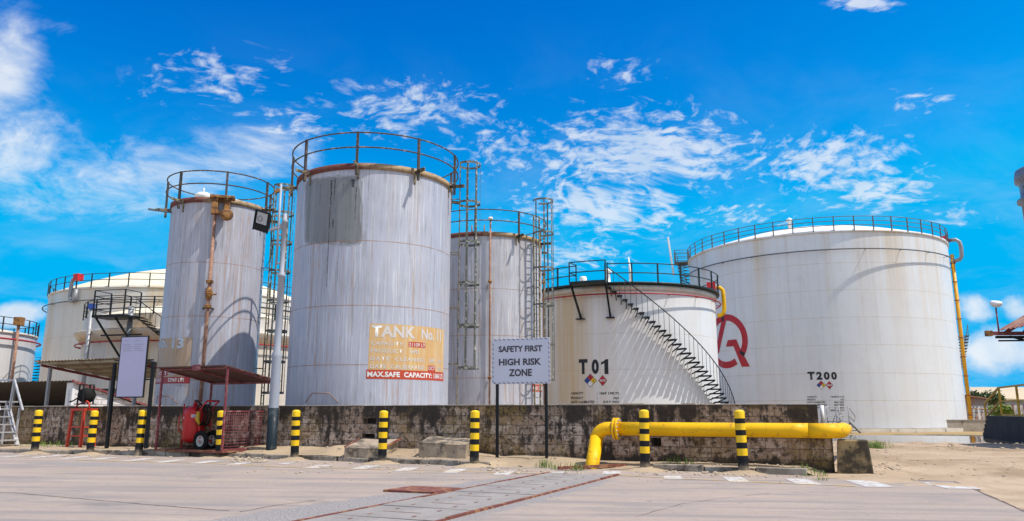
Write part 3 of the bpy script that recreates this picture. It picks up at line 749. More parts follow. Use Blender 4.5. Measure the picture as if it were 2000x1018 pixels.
def soft_patch(T, name, c4, mat, off, rad, grow, seed):
    P = [Vector(T.sx(*p)) for p in c4]; cc = sum(P, Vector((0, 0)))/4; P = [p+(p-cc).normalized()*grow for p in P]; out = []
    for i in range(4):
        a, b, c = P[i-1], P[i], P[(i+1) % 4]; p0 = b+(a-b).normalized()*rad; p1 = b+(c-b).normalized()*rad; nxt = c+(b-c).normalized()*rad
        out += [p0*(1-q)**2+b*2*q*(1-q)+p1*q*q for q in [k/8 for k in range(8)]]+[p1+(nxt-p1)*k/16 for k in range(16)]
    J = [p+(p-cc).normalized()*.07*mnoise.noise(Vector((p.x*4.5, p.y*2.0, seed)))+(p-cc).normalized()*.03*mnoise.noise(Vector((p.x*17, p.y*11, seed))) for p in out]
    return T.patch(name, [tuple(p) for p in J], mat, off, raw=True)
soft_patch(TA, 'repair_patch', [(597, 475), (598, 356), (704, 346), (705, 478)], 'greyhalo', 0.003, .26, .07, 3)
soft_patch(TA, 'repair_patch', [(597, 475), (598, 356), (704, 346), (705, 478)], 'greypatch', 0.0055, .22, -.02, 8)
def tar_run(T, px, y0, y1, w, seed):
    rng = random.Random(seed); (x, za), zb2 = T.sx(px, y0), T.sx(px, y1)[1]; n = 16; L, Rr = [], []
    for k in range(n+1):
        z = za+(zb2-za)*k/n; q = w*(.25+.75*rng.random())*(1-.6*k/n); c = x+rng.uniform(-.3, .3)*w
        L.append((c-q, z)); Rr.append((c+q, z))
    T.patch('tar_run', L+Rr[::-1], 'blacktar', .007, raw=True)
for k, (px, y0, y1, w) in enumerate(((648, 352, 402, .05), (655, 350, 392, .028), (645, 405, 478, .03), (651, 428, 446, .04), (690, 350, 366, .085), (696, 366, 430, .02), (642, 470, 560, .016), (627, 360, 400, .012), (672, 356, 380, .012))): tar_run(TA, px, y0, y1, w, k)
xa, za = TA.sx(600, 785)
mbp = [TA.sx(596, 787), TA.sx(610, 768), TA.sx(643, 768), TA.sx(661, 787)]
def weldline(T, P, mat='rustpipe'):
    mb = MB(); out = []
    for (xa, za), (xb, zb_) in zip(P[:-1], P[1:]):
        for k in range(5):
            q = k/5; a = T.tc+(xa+(xb-xa)*q)/T.R; out.append(pol(T.R+0.006, a, za+(zb_-za)*q))
    a = T.tc+P[-1][0]/T.R; out.append(pol(T.R+0.006, a, P[-1][1]))
    mb.tube(out, 0.012, 5); return mb.build('weld_bead', mat, T.root)
weldline(TA, mbp)
hoopz = lambda T, pys, px: [T.base*0+(at_y(px, p, T.cy).z-T.base) for p in pys]
TA.ladder(TA.tc+R_(84), 0.1, 9.85, 0.30, hoopz(TA, (318, 394, 472, 552, 635, 718), 925), 0.40, 'rustyel', hmat='cage')

# --- tank number 13
TB = Tank('storage_tank', 'slim silver tank lettered No. 13 with rusty downpipe, behind the red shelter', 300, 498, 30.7, 8.9, 0.0, 'silver_b', group='silver tanks with caged ladders')
silver_top(TB, 7, R_(4.5))
x0 = -TB.R*1.52; x1, z1 = TB.sx(377, 659); zb0 = TB.sx(360, 736)[1]; zb1 = TB.sx(360, 749)[1]
TB.rect('sign_panel', x0, x1, zb0, z1, 'tan_b', 0.004)
TB.rect('sign_panel_band', x0, TB.sx(371, 745)[0], zb1, zb0-0.002, 'redband_b', 0.005)
TB.textpx('No.', (307.5, 682), 327, 662, 'blueletter', bold=.03); TB.textpx('13', (336, 681), 358, 660, 'blueletter', bold=.035)
xx, zz_ = TB.sx(309, 695); TB.rect('sign_panel_band', x0, xx, zz_-.02, TB.sx(309, 687)[1]+.02, 'redband_b', 0.006)
TB.text('560 LT', TB.sx(300.8, 695)[0]-.35, xx-.02, zz_+.01, TB.sx(309, 688)[1]-.01, 'blueletter', bold=.02)
xa, za = TB.sx(311, 734); xb = TB.sx(326, 734)[0]; TB.rect('sign_panel_band', xa-.02, xb+.04, za-.02, TB.sx(311, 725)[1]+.02, 'redband_b', 0.006)
TB.text('OCT', xa, xb, za+.01, TB.sx(311, 726)[1]-.01, 'white', bold=.02)
TB.text('2015', xb+.15, xb+.55, za+.01, TB.sx(311, 726)[1]-.01, 'blueletter', bold=.02)
TB.textpx('52960 LTS', (328, 746), 359.5, 738.5, 'white', bold=.02, space=1.1)
TB.text('MAX.SAFE CAPACITY', -TB.R*1.5, TB.sx(317, 746)[0], TB.sx(328, 746)[1], TB.sx(328, 738.5)[1], 'white', bold=.02)
TB.textpx('CALIBRATED BY', (343, 754.5), 368, 751.5, 'inkfaint')
weldline(TB, [TB.sx(306, 788), TB.sx(308, 774), TB.sx(333, 774), TB.sx(347, 788)])
aL = TB.tc+R_(74)
TB.ladder(aL, 0.1, 9.85, 0.30, [1.9, 3.05, 4.2, 5.35, 6.5, 7.65, 8.8, 9.9], 0.42, 'rustyel', hmat='cage')
# rusty level gauge pipe with its box and valves
aP = TB.hit(415, 480, 0.22)[0]; rp = TB.R+0.2
mb = MB(); mb.tube([pol(rp, aP, 0.3), pol(rp, aP, TB.H-0.35)], 0.062, 10)
gp = mb.build('down_pipe', 'rustpipe', TB.root)
for zc in (TB.sx(405, 552)[1], TB.sx(404, 570)[1]-.05, TB.sx(402, 600)[1]):
    mb = MB(); c = pol(rp, aP, 0)
    mb.lathe([(0.0, zc-.05), (.13, zc-.05), (.13, zc-.015), (.09, zc), (.13, zc+.015), (.13, zc+.05), (0.0, zc+.05)], 14, c)
    mb.build('pipe_flange', 'rustbox', gp)
mb = MB(); c = pol(rp, aP, 0); zc = TB.sx(404, 572)[1]
mb.lathe([(0, zc-.30), (.10, zc-.26), (.12, zc-.05), (.10, zc+.12), (0.0, zc+.2)], 12, c)
mb.tube([c+Vector((-.0, 0, zc-.1)), c+pol(.34, aP+.9, zc-.1)], .03, 6)
mb.build('valve', 'rustbox', gp)
for zq, sg in ((TB.sx(402, 603)[1], 1), (TB.sx(402, 603)[1], -1)):
    mb = MB(); mb.beam(pol(TB.R, aP+sg*.10, zq), pol(rp+.05, aP+sg*.04, zq), .06, .05); mb.build('pipe_bracket', 'rustrail', gp)
mb = MB(); fr = Matrix.Rotation(aP, 3, 'Z'); zt = TB.H
def L3(x, y, z): return fr @ Vector((x, y, z))
mb.box(L3(TB.R+.22, .22, zt-.02), (.42, .85, .10), fr); mb.box(L3(TB.R+.24, -.02, zt-.36), (.26, .22, .62), fr); mb.box(L3(TB.R+.24, .40, zt-.32), (.22, .20, .5), fr)
mb.box(L3(TB.R+.24, .2, zt-.6), (.2, .5, .12), fr)
gb = mb.build('gauge_box', 'rustbox', TB.root, bevel=0.015)
mb = MB(); ax = fr @ Matrix.Rotation(R_(90), 3, 'Y')
mb.lathe([(0, -.08), (.17, -.08), (.22, -.03), (.22, .05), (.12, .09), (0, .09)], 18, L3(TB.R+.42, .42, zt-.70), axis=ax)
mb.build('pulley', 'rustbox', gb)
mb = MB(); mb.lathe([(.0, .0), (.32, .0), (.32, .1), (.2, .2), (0, .22)], 18, pol(TB.R*.75, TB.tc-.5, TB.H+.1)); mb.tube([pol(TB.R*.75, TB.tc-.5, TB.H+.3), pol(TB.R*.75, TB.tc-.5, TB.H+.5)], .03, 6)
mb.build('roof_vent', 'roof_white', TB.root)
mb = MB(); mb.beam(pol(TB.R-.1, TB.tc-1.35, TB.H-.35), pol(TB.R+.8, TB.tc-1.35, TB.H-.35), .08, .06); mb.build('cable_arm', 'greyrail', TB.root)

# --- the silver tank behind number 11
TCk = Tank('storage_tank', 'silver tank mostly hidden behind TANK No. 11, its ladder cage above the warning sign', 831, 1060, 34.9, 8.9, 0.0, 'silver_c', group='silver tanks with caged ladders')
silver_top(TCk, 9, R_(-9))
TCk.ladder(TCk.tc+R_(50), 0.1, 9.85, 0.34, hoopz(TCk, (416, 476, 541, 608, 680, 745), 1050), 0.46, 'rustyel', hmat='cage')
xa, za = TCk.sx(1040.5, 764); xb, zb_ = TCk.sx(1058, 752)
TCk.rect('sign_panel_band', xa-.05, min(xb, TCk.R*1.5)+.1, za-.02, zb_, 'redband', .005)
TCk.text('MAX  SAVED', xa, xa+1.15, za+.06, zb_-.08, 'white', bold=.03)
aq = TCk.hit(957, 600, .12)[0]
mb = MB(); mb.tube([pol(TCk.R+.12, aq, .2), pol(TCk.R+.12, aq, TCk.H+.55)], .038, 8); vp = mb.build('vent_pipe', 'rustpipe', TCk.root)
mb = MB(); mb.lathe([(0, -.06), (.09, -.05), (.11, 0), (.09, .06), (0, .09)], 12, pol(TCk.R+.12, aq, TCk.H+.58)); mb.build('pipe_cap', 'roof_white', vp)
for z in (6.7, 2.6):
    mb = MB(); mb.lathe([(0, -.05), (.08, -.05), (.08, .05), (0, .05)], 10, pol(TCk.R+.12, aq, z)); mb.build('pipe_flange', 'rustbox', vp)
for d_ in (.10, .32):
    mb = MB(); mb.tube([pol(TCk.R-.15, aq-d_, TCk.H), pol(TCk.R-.15, aq-d_, TCk.H+.35)], .03, 6); mb.build('roof_stub', 'rustpipe', TCk.root)
ar_ = TCk.tc+R_(88)
mb = MB(); mb.tube([pol(TCk.R+.1, ar_, .2), pol(TCk.R+.1, ar_, 7.6)], .05, 8)
for z in (7.5, 7.1, 2.9, 2.65, 2.4): mb.lathe([(0, -.05), (.10, -.05), (.10, .05), (0, .05)], 10, pol(TCk.R+.1, ar_, z))
mb.build('rust_pipe', 'rustbox', TCk.root)

# --- tank T01
def diamonds(T, c1, r1, c2, r2):
    (x, z) = T.sx(*c1); r = abs(T.sx(c1[0], c1[1]-r1)[1]-z); g = r*.5
    panel = T.patch('hazard_diamond', [(x-r*1.07, z), (x, z-r*1.07), (x+r*1.07, z), (x, z+r*1.07)], 'blackink', .006, raw=True)
    for dx, dz, mt, tx in ((-1, 0, 'dia_blue', '1'), (1, 0, 'dia_yel', '0'), (0, 1, 'dia_red', '2'), (0, -1, 'white', None)):
        cx, cz = x+dx*g, z+dz*g; h = g*.95
        T.patch('diamond_field', [(cx-h, cz), (cx, cz-h), (cx+h, cz), (cx, cz+h)], mt, .011, panel, raw=True)
        if tx: T.text(tx, cx-h*.16, cx+h*.2, cz-h*.34, cz+h*.34, 'blackink', .016, .03, parent=panel)
    (x, z) = T.sx(*c2); r = abs(T.sx(c2[0], c2[1]-r2)[1]-z); w_ = r*.80
    panel = T.patch('hazard_diamond', [(x-w_, z), (x, z-r), (x+w_, z), (x, z+r)], 'blackink', .006, raw=True)
    T.patch('diamond_field', [(x-w_*.9, z), (x, z-r*.9), (x+w_*.9, z), (x, z+r*.9)], 'dia_red', .011, panel, raw=True)
    T.patch('diamond_field', [(x-w_*.62, z-r*.17), (x+w_*.62, z-r*.17), (x+w_*.62, z+r*.17), (x-w_*.62, z+r*.17)], 'white', .015, panel, raw=True)
    T.text('1202', x-w_*.5, x+w_*.5, z-r*.11, z+r*.11, 'blackink', .020, .02, parent=panel)
T1 = Tank('storage_tank', 'white tank lettered T01 with black spiral stairway and red pipe ring', 1029, 1407, 51.0, 8.55, -0.3, 'white01', group='white and cream tanks')
T1.roof(0.9, 'roof_white')
T1.lip(0.35, 0.10, 'cream_m', dz=-0.02)
mb = MB(); R1 = T1.R
mb.lathe([(R1-.25, T1.H+.02), (R1+.30, T1.H+.02), (R1+.30, T1.H+.15), (R1+.27, T1.H+.15), (R1+.27, T1.H+.10), (R1-.25, T1.H+.10), (R1-.25, T1.H+.02)], 160)
mb.build('walkway', 'darkgreen', T1.root)
a_s = T1.hit(1186, 552, .4)[0]; a_p = T1.hit(1124, 552, .4)[0]
T1.railing(0.27, T1.H+.1, 1.15, 26, 2, 0.032, 0.04, 'darkgreen', phase=R_(7), low=0, gap=(a_p, a_s))
zr = T1.hit(1230, 573, .3)[1]
T1.ringpipe(0.34, zr, 0.045, 'redpipe', 18)
ae, ze = T1.hit(1404, 772, .6)
a0 = a_s+.015; z0 = T1.H-.25; slope = (ze-z0)/(ae-a0)
zend = 0.3; aend = a0+(zend-z0)/slope
T1.stairs(a0, z0, aend, zend, 0.80, 34, 'black', gap=0.16, rail=1.15)
# landing at the head of the stair
mb = MB(); am = (a_s+a_p)/2; na = 6
for k in range(na):
    b0, b1 = a_p+(a_s-a_p)*k/na, a_p+(a_s-a_p)*(k+1)/na
    mb.hexa([pol(R1+.30, b0, T1.H-.02), pol(R1+1.25, b0, T1.H-.02), pol(R1+1.25, b1, T1.H-.02), pol(R1+.30, b1, T1.H-.02),
             pol(R1+.30, b0, T1.H+.14), pol(R1+1.25, b0, T1.H+.14), pol(R1+1.25, b1, T1.H+.14), pol(R1+.30, b1, T1.H+.14)])
lnd = mb.build('landing', 'darkgreen', T1.root)
mb = MB()
for h in (.58, 1.2):
    mb.tube([pol(R1+.30, a_p, T1.H+.1+h)]+arc(R1+1.22, T1.H+.1+h, a_p, a_s, 6)+[pol(R1+.30, a_s, T1.H+.1+h)][:0], .032, 6)
for r, a in ((R1+.30, a_p), (R1+1.22, a_p), (R1+1.22, a_s), (R1+.30, a_s)): mb.beam(pol(r, a, T1.H+.1), pol(r, a, T1.H+1.32), .07, .07)
mb.build('landing_rail', 'darkgreen', lnd)
for a in (a_p+.004, a_s-.004):
    mb = MB(); mb.beam(pol(R1+1.1, a, T1.H), pol(R1+.03, a+.02, T1.H-1.9), .10, .10); mb.box(pol(R1+.04, a+.02, T1.H-1.95), (.5, .5, .06), Matrix.Rotation(a, 3, 'Z')); mb.build('landing_brace', 'black', lnd)
T1.textpx('T', (1131, 731), 1148, 702, 'blackink', .014, .05); T1.textpx('0', (1156, 731), 1170, 702, 'blackink', .014, .05); x0, z0 = T1.sx(1174.5, 731); x1 = T1.sx(1188.5, 731)[0]; z1 = T1.sx(1174.5, 702)[1]
T1.patch('lettering', [(x0+(x1-x0)*u, z0+(z1-z0)*v) for u, v in ((0, .62), (.46, .74), (.46, 0), (1, 0), (1, 1), (.62, 1), (.40, .88), (0, .80))], 'blackink', .014, raw=True)
diamonds(T1, (1153, 743.5), 12.5, (1177, 743.5), 11)
for y, l, r, xl, xr in ((768, 'CAPACITY', '1069 139LTS', 1140, 1171.5), (777, 'PRODUCT', 'AGO', 1139, 1198), (785, 'DATE CALIBRATED', 'JULY 2021', 1161.5, 1178)):
    T1.textpx(l, (1115.5, y+3), xl, y-2, 'blackink', .012, .025); T1.textpx(':', (1166, y+3), 1167.2, y-1.5, 'blackink', .012, .02)
    T1.textpx(r, (xr, y+3), 1209, y-2, 'blackink', .012, .025)
# roof fittings: vent, hatch, dip rod
pv = pol(R1*.72, T1.tc-.14, T1.H+.25)
mb = MB(); mb.lathe([(0, 0), (.22, 0), (.22, .1), (.15, .1), (.11, .75), (.20, .78), (.25, .95), (.18, 1.05), (0, 1.1)], 18, pv); mb.build('roof_vent', 'roof_white', T1.root)
pv = pol(R1*.80, T1.tc-.45, T1.H+.15)
mb = MB(); mb.lathe([(0, 0), (.22, 0), (.22, .6), (.18, .7), (0, .72)], 18, pv); mb.build('roof_hatch', 'roof_white', T1.root)
pv = pol(R1*.85, T1.tc+.14, T1.H+.1)
mb = MB(); mb.tube([pv, pv+Vector((-.04, 0, 1.0)), pv+Vector((-.10, 0, 1.75))], [.09, .07, .04], 8); mb.build('dip_rod', 'roof_white', T1.root)
# foam box and yellow foam pipe at the right-hand edge
ay = T1.tc+R_(83)
mb = MB(); mb.tube([pol(R1+.1, ay, T1.H+.55), pol(R1+.35, ay, T1.H+.55), pol(R1+.52, ay, T1.H+.38), pol(R1+.55, ay, T1.H), pol(R1+.55, ay, T1.H-.9), pol(R1+.48, ay, T1.H-1.12), pol(R1+.3, ay, T1.H-1.25), pol(R1+.1, ay, T1.H-1.25)], .13, 10)
mb.build('foam_pipe', 'yellow', T1.root)
mb = MB(); mb.box(pol(R1-.2, ay, T1.H+.62), (.55, .5, .6), Matrix.Rotation(ay, 3, 'Z')); mb.beam(pol(R1-.2, ay, T1.H+.1), pol(R1-.2, ay, T1.H+.4), .12, .12); mb.build('foam_box', 'red', T1.root, bevel=.03)

# --- tank T200
T2 = Tank('storage_tank', 'largest white tank lettered T200 with a red round emblem and orange downpipe', 1358, 1886, 80.0, 16.3, -0.14, 'white200', group='white and cream tanks')
R2 = T2.R
T2.roof(2.7, 'roof_white')
T2.lip(0.22, 0.10, 'white200', dz=-0.02)
T2.railing(0.10, T2.H, 1.12, 46, 3, 0.03, 0.04, 'greyrail', phase=.03, low=-.1)
zr = T2.hit(1600, 489, .3)[1]; T2.ringpipe(0.42, zr, 0.055, 'greyrail', 24)
mb = MB(); mb.lathe([(R2+.7, -1.2), (R2+.7, -.03), (R2-.1, -.02)], 160); mb.build('plinth', 'concrete', T2.root)
for ch, xa, xb in (('T', 1578, 1592), ('2', 1595, 1606.5), ('0', 1609.5, 1621), ('0', 1624, 1635)): T2.textpx(ch, (xa, 742), xb, 726.5, 'blackink', .022, .05)
diamonds(T2, (1604, 752.5), 8.3, (1620, 752.5), 8.3)
for i, (l, r) in enumerate((('CAPACITY', '7369776 LTS'), ('PRODUCT', 'AGO'), ('DATE CALIBRATED', 'MAY 2020'), ('NEXT CALIBRATION', 'MAY 2025'), ('TANK HEIGHT', 'SEP 2021'), ('SAFE CAP', '6833224 LTS'))):
    y = 775.3+i*5.25; wl = len(l)*2.35; wr = len(r)*2.35
    T2.textpx(l, (1577, y+1.7), 1577+wl, y-1.5, 'blackink', .02, .02); T2.textpx(':', (1620, y+1.7), 1620.6, y-1.2, 'blackink', .02, .02)
    T2.textpx(r, (1648.5-wr, y+1.7), 1648.5, y-1.5, 'blackink', .02, .02)
# red emblem: broken ring, leaning stroke on the left, hooked tail on the right
def zm(x, y): return (1300+x/2.828, 400+y/2.828)
def emblem():
    c = [T2.sx(*zm(x, y)) for x, y in ((338, 604), (454, 735), (352, 903))]
    (xt, zt), (xr, zr_), (xb, zb_) = c
    cz = (zt+zb_)/2; rad = (zt-zb_)/2; cx = xr-rad
    def ringpoly(a0, a1, r0, r1, n=26):
        o = [(cx+r1*math.cos(a0+(a1-a0)*k/n), cz+r1*math.sin(a0+(a1-a0)*k/n)) for k in range(n+1)]
        return o+[(cx+r0*math.cos(a1+(a0-a1)*k/n), cz+r0*math.sin(a1+(a0-a1)*k/n)) for k in range(n+1)]
    ri = rad*.76
    ring_ = T2.patch('emblem', ringpoly(R_(-38), R_(100), ri, rad), 'logored', .02, raw=True)
    T2.patch('emblem_stroke', ringpoly(R_(101), R_(248), ri, rad), 'logored', .02, ring_, raw=True)
    T2.patch('emblem_stroke', ringpoly(R_(249), R_(300), ri, rad), 'logored', .02, ring_, raw=True)
    T2.patch('emblem_gap', ringpoly(R_(-38), R_(-30), ri, rad, 6), 'blackink', .026, ring_, raw=True)  # black gaps printed in the ring
    T2.patch('emblem_gap', ringpoly(R_(93), R_(101), ri, rad, 6), 'blackink', .026, ring_, raw=True)
    P = lambda *q: [(cx+rad*a, cz+rad*b) for a, b in q]
    T2.patch('emblem_stroke', P((-.10, .97), (.14, .92), (-.42, -.42), (-.66, -.42)), 'logored', .024, ring_, raw=True)
    T2.patch('emblem_stroke', P((-.02, -.20), (.10, .03), (.50, .03), (.64, -.28), (1.02, -.98), (.68, -.98), (.36, -.22)), 'logored', .023, ring_, raw=True)
emblem()
# orange downpipe, foam box and grey foam pipe on the right edge
ao = T2.tc+R_(82)
mb = MB(); mb.tube([pol(R2+.25, ao, .2), pol(R2+.25, ao, T2.H-1.0)], .16, 10); op = mb.build('down_pipe', 'orange', T2.root)
for k in range(9):
    z = 1.0+k*1.7; mb = MB(); mb.beam(pol(R2, ao-.012, z), pol(R2+.5, ao-.012, z), .08, .06); mb.build('pipe_bracket', 'redold', op)
mb = MB(); zt = T2.H
mb.tube([pol(R2+.1, ao, zt+.35), pol(R2+.7, ao, zt+.35), pol(R2+.98, ao, zt+.1), pol(R2+1.05, ao, zt-.4), pol(R2+1.02, ao, zt-1.2), pol(R2+.85, ao, zt-1.5), pol(R2+.5, ao, zt-1.6), pol(R2+.2, ao, zt-1.65)], .17, 10); mb.build('foam_pipe', 'galv', T2.root)
mb = MB(); mb.box(pol(R2-.3, ao, zt+.35), (.8, .7, .8), Matrix.Rotation(ao, 3, 'Z')); mb.beam(pol(R2-.3, ao, zt-.4), pol(R2-.3, ao, zt), .3, .3); mb.build('foam_box', 'red', T2.root, bevel=.04)
# flights of the outside stair: its head on the left, a lower flight behind the right edge
al = T2.tc-R_(84)
st = T2.stairs(al-.02, T2.H-.1, al-.50, T2.H-5.2, .9, 20, 'greyrail', gap=.3, rail=1.1)
mb = MB(); mb.box(pol(R2+.7, al+.01, T2.H), (1.5, 1.5, .12), Matrix.Rotation(al, 3, 'Z')); l2 = mb.build('landing', 'greyrail', T2.root)
mb = MB(); f3 = Matrix.Rotation(al, 3, 'Z')
for x, y in ((0, -.7), (1.4, -.7), (1.4, .7), (0, .7)): p = pol(R2, al, T2.H)+f3 @ Vector((x, y, 0)); mb.beam(p, p+Vector((0, 0, 1.3)), .08, .08)
for h in (.45, .9, 1.3):
    for (xa, ya), (xb, yb) in (((0, -.7), (1.4, -.7)), ((1.4, -.7), (1.4, .7)), ((0, .7), (1.4, .7))):
        mb.tube([pol(R2, al, T2.H+h)+f3 @ Vector((xa, ya, 0)), pol(R2, al, T2.H+h)+f3 @ Vector((xb, yb, 0))], .03, 6)
mb.build('landing_rail', 'greyrail', l2)
mb = MB(); p = pol(R2+1.5, al, T2.H); mb.beam(p+Vector((-.1, 0, -1.2)), p+Vector((-.55, 0, 2.9)), .20, .16); mb.build('stay_post', 'roof_white', l2)
ab = T2.tc+R_(93)
T2.stairs(ab+.03, 8.2, ab+.42, 2.5, .9, 22, 'greyrail', gap=.35, rail=1.1)
mb = MB(); pv = pol(R2*.62, T2.tc-.22, T2.H+1.3); mb.lathe([(0, 0), (.16, 0), (.16, .8), (.26, .8), (.26, 1.05), (0, 1.2)], 16, pv); mb.build('roof_vent', 'roof_white', T2.root)

# --- cream tanks on the left
TL = Tank('storage_tank', 'big cream tank with domed roof, at the back left behind the roofed platform stair', 70, 600, 83.0, 11.75, -0.5, 'cream', group='white and cream tanks')
TL.roof(3.6, 'roof_cream'); TL.lip(.2, .08, 'cream', dz=-.02)
TL.railing(.1, TL.H, 1.1, 44, 2, .03, .04, 'darkgreen', phase=.02, low=-.1)
zr = TL.hit(250, 585, .3)[1]; TL.ringpipe(.4, zr, .05, 'greyrail', 20)
af = TL.hit(147, 560, .4)[0]
mb = MB(); q = TL.R; zt = TL.H
mb.tube([pol(q+.2, af, zt+.75), pol(q+.2, af-.02, zt+.75), pol(q+.25, af-.05, zt+.7), pol(q+.3, af-.055, zt+.3), pol(q+.3, af-.055, zt-.9), pol(q+.3, af-.045, zt-1.2), pol(q+.3, af-.02, zt-1.25), pol(q+.3, af, zt-1.15), pol(q+.3, af+.005, zt-.2)], .16, 8)
mb.build('foam_pipe', 'galv', TL.root)
mb = MB(); mb.box(pol(q+.2, af, zt+.85), (.6, .6, .6), Matrix.Rotation(af, 3, 'Z')); mb.build('foam_box', 'red', TL.root, bevel=.03)

TM = Tank('storage_tank', 'stained cream tank with wide girder ledge and black stair platform, left of No. 13', 146, 592, 60.0, 7.35, -0.4, 'cream_m', group='white and cream tanks')
TM.roof(1.5, 'roof_cream')
zl = TM.hit(330, 643, .5)[1]; q = TM.R
mb = MB(); mb.lathe([(q-.01, zl+.12), (q+.55, zl+.10), (q+.55, zl-.02), (q+.05, zl-.62), (q-.01, zl-.62)], 160); mb.build('girder_ledge', 'cream_m', TM.root)
TM.railing(.05, TM.H, 1.05, 30, 3, .028, .038, 'black', phase=.03, low=-.05)
TM.ringpipe(.40, zl-.72, .05, 'redpipe', 18)
# platform, braces and stair
ap, zp = TM.hit(228, 620, 1.0)
fp = Matrix.Rotation(ap, 3, 'Z'); pc = pol(q+1.05, ap, zp)
mb = MB(); mb.box(pc, (1.5, 2.3, .16), fp); pf = mb.build('platform', 'black', TM.root)
mb = MB()
cs = [(-.7, -1.1), (.7, -1.1), (.7, 1.1), (-.7, 1.1)]
for x, y in cs: p = pc+fp @ Vector((x, y, 0)); mb.beam(p, p+Vector((0, 0, 1.62)), .07, .07)
for h in (.45, .9, 1.25, 1.62):
    for i in range(3):
        (xa, ya), (xb, yb) = cs[i], cs[i+1]; mb.tube([pc+fp @ Vector((xa, ya, h)), pc+fp @ Vector((xb, yb, h))], .025, 6)
mb.build('platform_rail', 'black', pf)
for y in (-1.05, .35):
    mb = MB(); mb.beam(pc+fp @ Vector((.5, y, -.05)), pol(q+.05, ap+(y+1.0)/q, zp-2.7), .11, .11); mb.build('platform_brace', 'black', pf)
mb = MB(); mb.beam(pc+fp @ Vector((.3, -.7, -1.15)), pc+fp @ Vector((.3, 2.2, -1.15)), .09, .09); mb.build('platform_brace', 'black', pf)
TM.stairs(ap+1.25/q, zp, ap+1.25/q+.62, zp-3.8, .8, 18, 'black', gap=.5, rail=1.1)
for px, mat in ((183, 'galv'), (258, 'galv')):
    a = TM.hit(px, 640, .35)[0]; mb = MB()
    mb.tube([pol(q+.62, a, .1), pol(q+.62, a, TM.H+.35)], .13 if px == 183 else .16, 10); sp = mb.build('stand_pipe', mat, TM.root)
    if px == 183:
        mb = MB(); mb.box(pol(q+.62, a, TM.H+.5), (.3, .3, .35)); mb.build('pipe_head', 'dia_blue', sp)

TF = Tank('storage_tank', 'pale grey tank with red pipe ring cut off by the left edge of the photo', 0, 0, 95.0, 8.85, -0.6, 'greytank', group='white and cream tanks', az=R_(-37.5), R=9.0)
TF.roof(1.0, 'roof_cream'); TF.lip(.25, .1, 'cream', dz=-.02)
TF.railing(.1, TF.H, 1.3, 32, 2, .035, .045, 'black', phase=.05, low=-.1)
TF.ringpipe(.4, TF.H-.8, .09, 'redpipe', 18)
a = TF.hit(30, 700, .5)[0]; mb = MB(); mb.tube([pol(TF.R+.4, a, .2), pol(TF.R+.4, a, TF.H+.8)], .14, 8); sp = mb.build('stand_pipe', 'rustpipe', TF.root)
mb = MB(); mb.box(pol(TF.R+.4, a, TF.H+1.0), (.7, .7, .8)); mb.build('pipe_head', 'rustbox', sp)
a = TF.hit(24, 720, .5)[0]; mb = MB(); mb.tube([pol(TF.R+.4, a, .2), pol(TF.R+.4, a, 4.2)], .11, 8); mb.build('stand_pipe', 'greyrail', TF.root)
TF.stairs(TF.tc+R_(90), 7.4, TF.tc+R_(118), 2.2, 1.0, 18, 'greyrail', gap=.5, rail=1.1)
#==GROUND==
# ------------------------------------------------------------------ lines on the ground
WP0, WP1 = Vector((-16.6, 26.6)), Vector((6.45, 16.27))
WD = (WP1-WP0).normalized(); WN = Vector((WD.y, -WD.x))          # along the wall, and out of it towards the road
if WN.y > 0: WN = -WN
WANG = math.atan2(WD.y, WD.x)
def wall_pt(s): return WP0+WD*s
WLEN = (WP1-WP0).length
KB = [(-120, 880), (67, 886), (178, 888), (274, 890), (429, 893.5), (577, 898), (748, 905), (927, 911), (1100, 914.5), (1258, 919), (1452, 925), (1575, 930)]
KP = [on_z(x, y) for x, y in KB]
def kerb_line(x):
    for a, b in zip(KP[:-1], KP[1:]):
        if a.x <= x <= b.x: return a.y+(b.y-a.y)*(x-a.x)/(b.x-a.x)
    return KP[0].y+(x-KP[0].x)*-.4 if x < KP[0].x else KP[-1].y
RE = [on_z(1605, 934), on_z(1740, 936.5), on_z(1868, 940), on_z(1903, 954), on_z(2000, 997), on_z(2120, 1052)]   # right edge of the concrete
def sstep(x, a, b):
    t = max(0.0, min(1.0, (x-a)/(b-a))); return t*t*(3-2*t)
def ground_z(x, y):
    base = -0.012-0.44*sstep(y, 30, 62)
    right = sstep(x, 5.2, 7.5)*sstep(y, 10.5, 13.5)
    if right > 0 and y < 75:
        n = mnoise.fractal(Vector((x*.55, y*.55, 3)), 1.0, 2.0, 5)*(.06+.05*sstep(y, 26, 32)*sstep(y, 50, 42))+mnoise.noise(Vector((x*1.9, y*1.9, 1)))*.022
        base += right*(n+.03*sstep(y, 13, 16)*sstep(y, 30, 22))
        # hollow that holds the puddle
        u, v = (x-20.6)/5.4, (y-37.2)/5.4
        g = math.exp(-(u*u+v*v)); base -= .22*g*right
        u, v = (x-16.2)/2.4, (y-37)/2.4
        base -= .12*math.exp(-(u*u+v*v))*right
    return base
def build_ground():
    xs = [-2500, -900, -300, -120, -60, -35]+[-22+i*1.0 for i in range(24)]+[3+i*.3 for i in range(110)]+[37, 40, 44, 50, 60, 80, 120, 250, 600, 1200, 2500]
    ys = [-60, -20, -5, 4]+[9+i*.25 for i in range(80)]+[29.5+i*.45 for i in range(56)]+[56, 60, 66, 75, 90, 120, 200, 400, 900, 2000, 4000]
    mb = MB()
    for y in ys: mb.vs([(x, y, ground_z(x, y)) for x in xs])
    nx = len(xs)
    for j in range(len(ys)-1):
        for i in range(nx-1): mb.face((j*nx+i, j*nx+i+1, (j+1)*nx+i+1, (j+1)*nx+i), 0, True)
    return struct('ground', mb, 'dirt', fix=False)
build_ground()
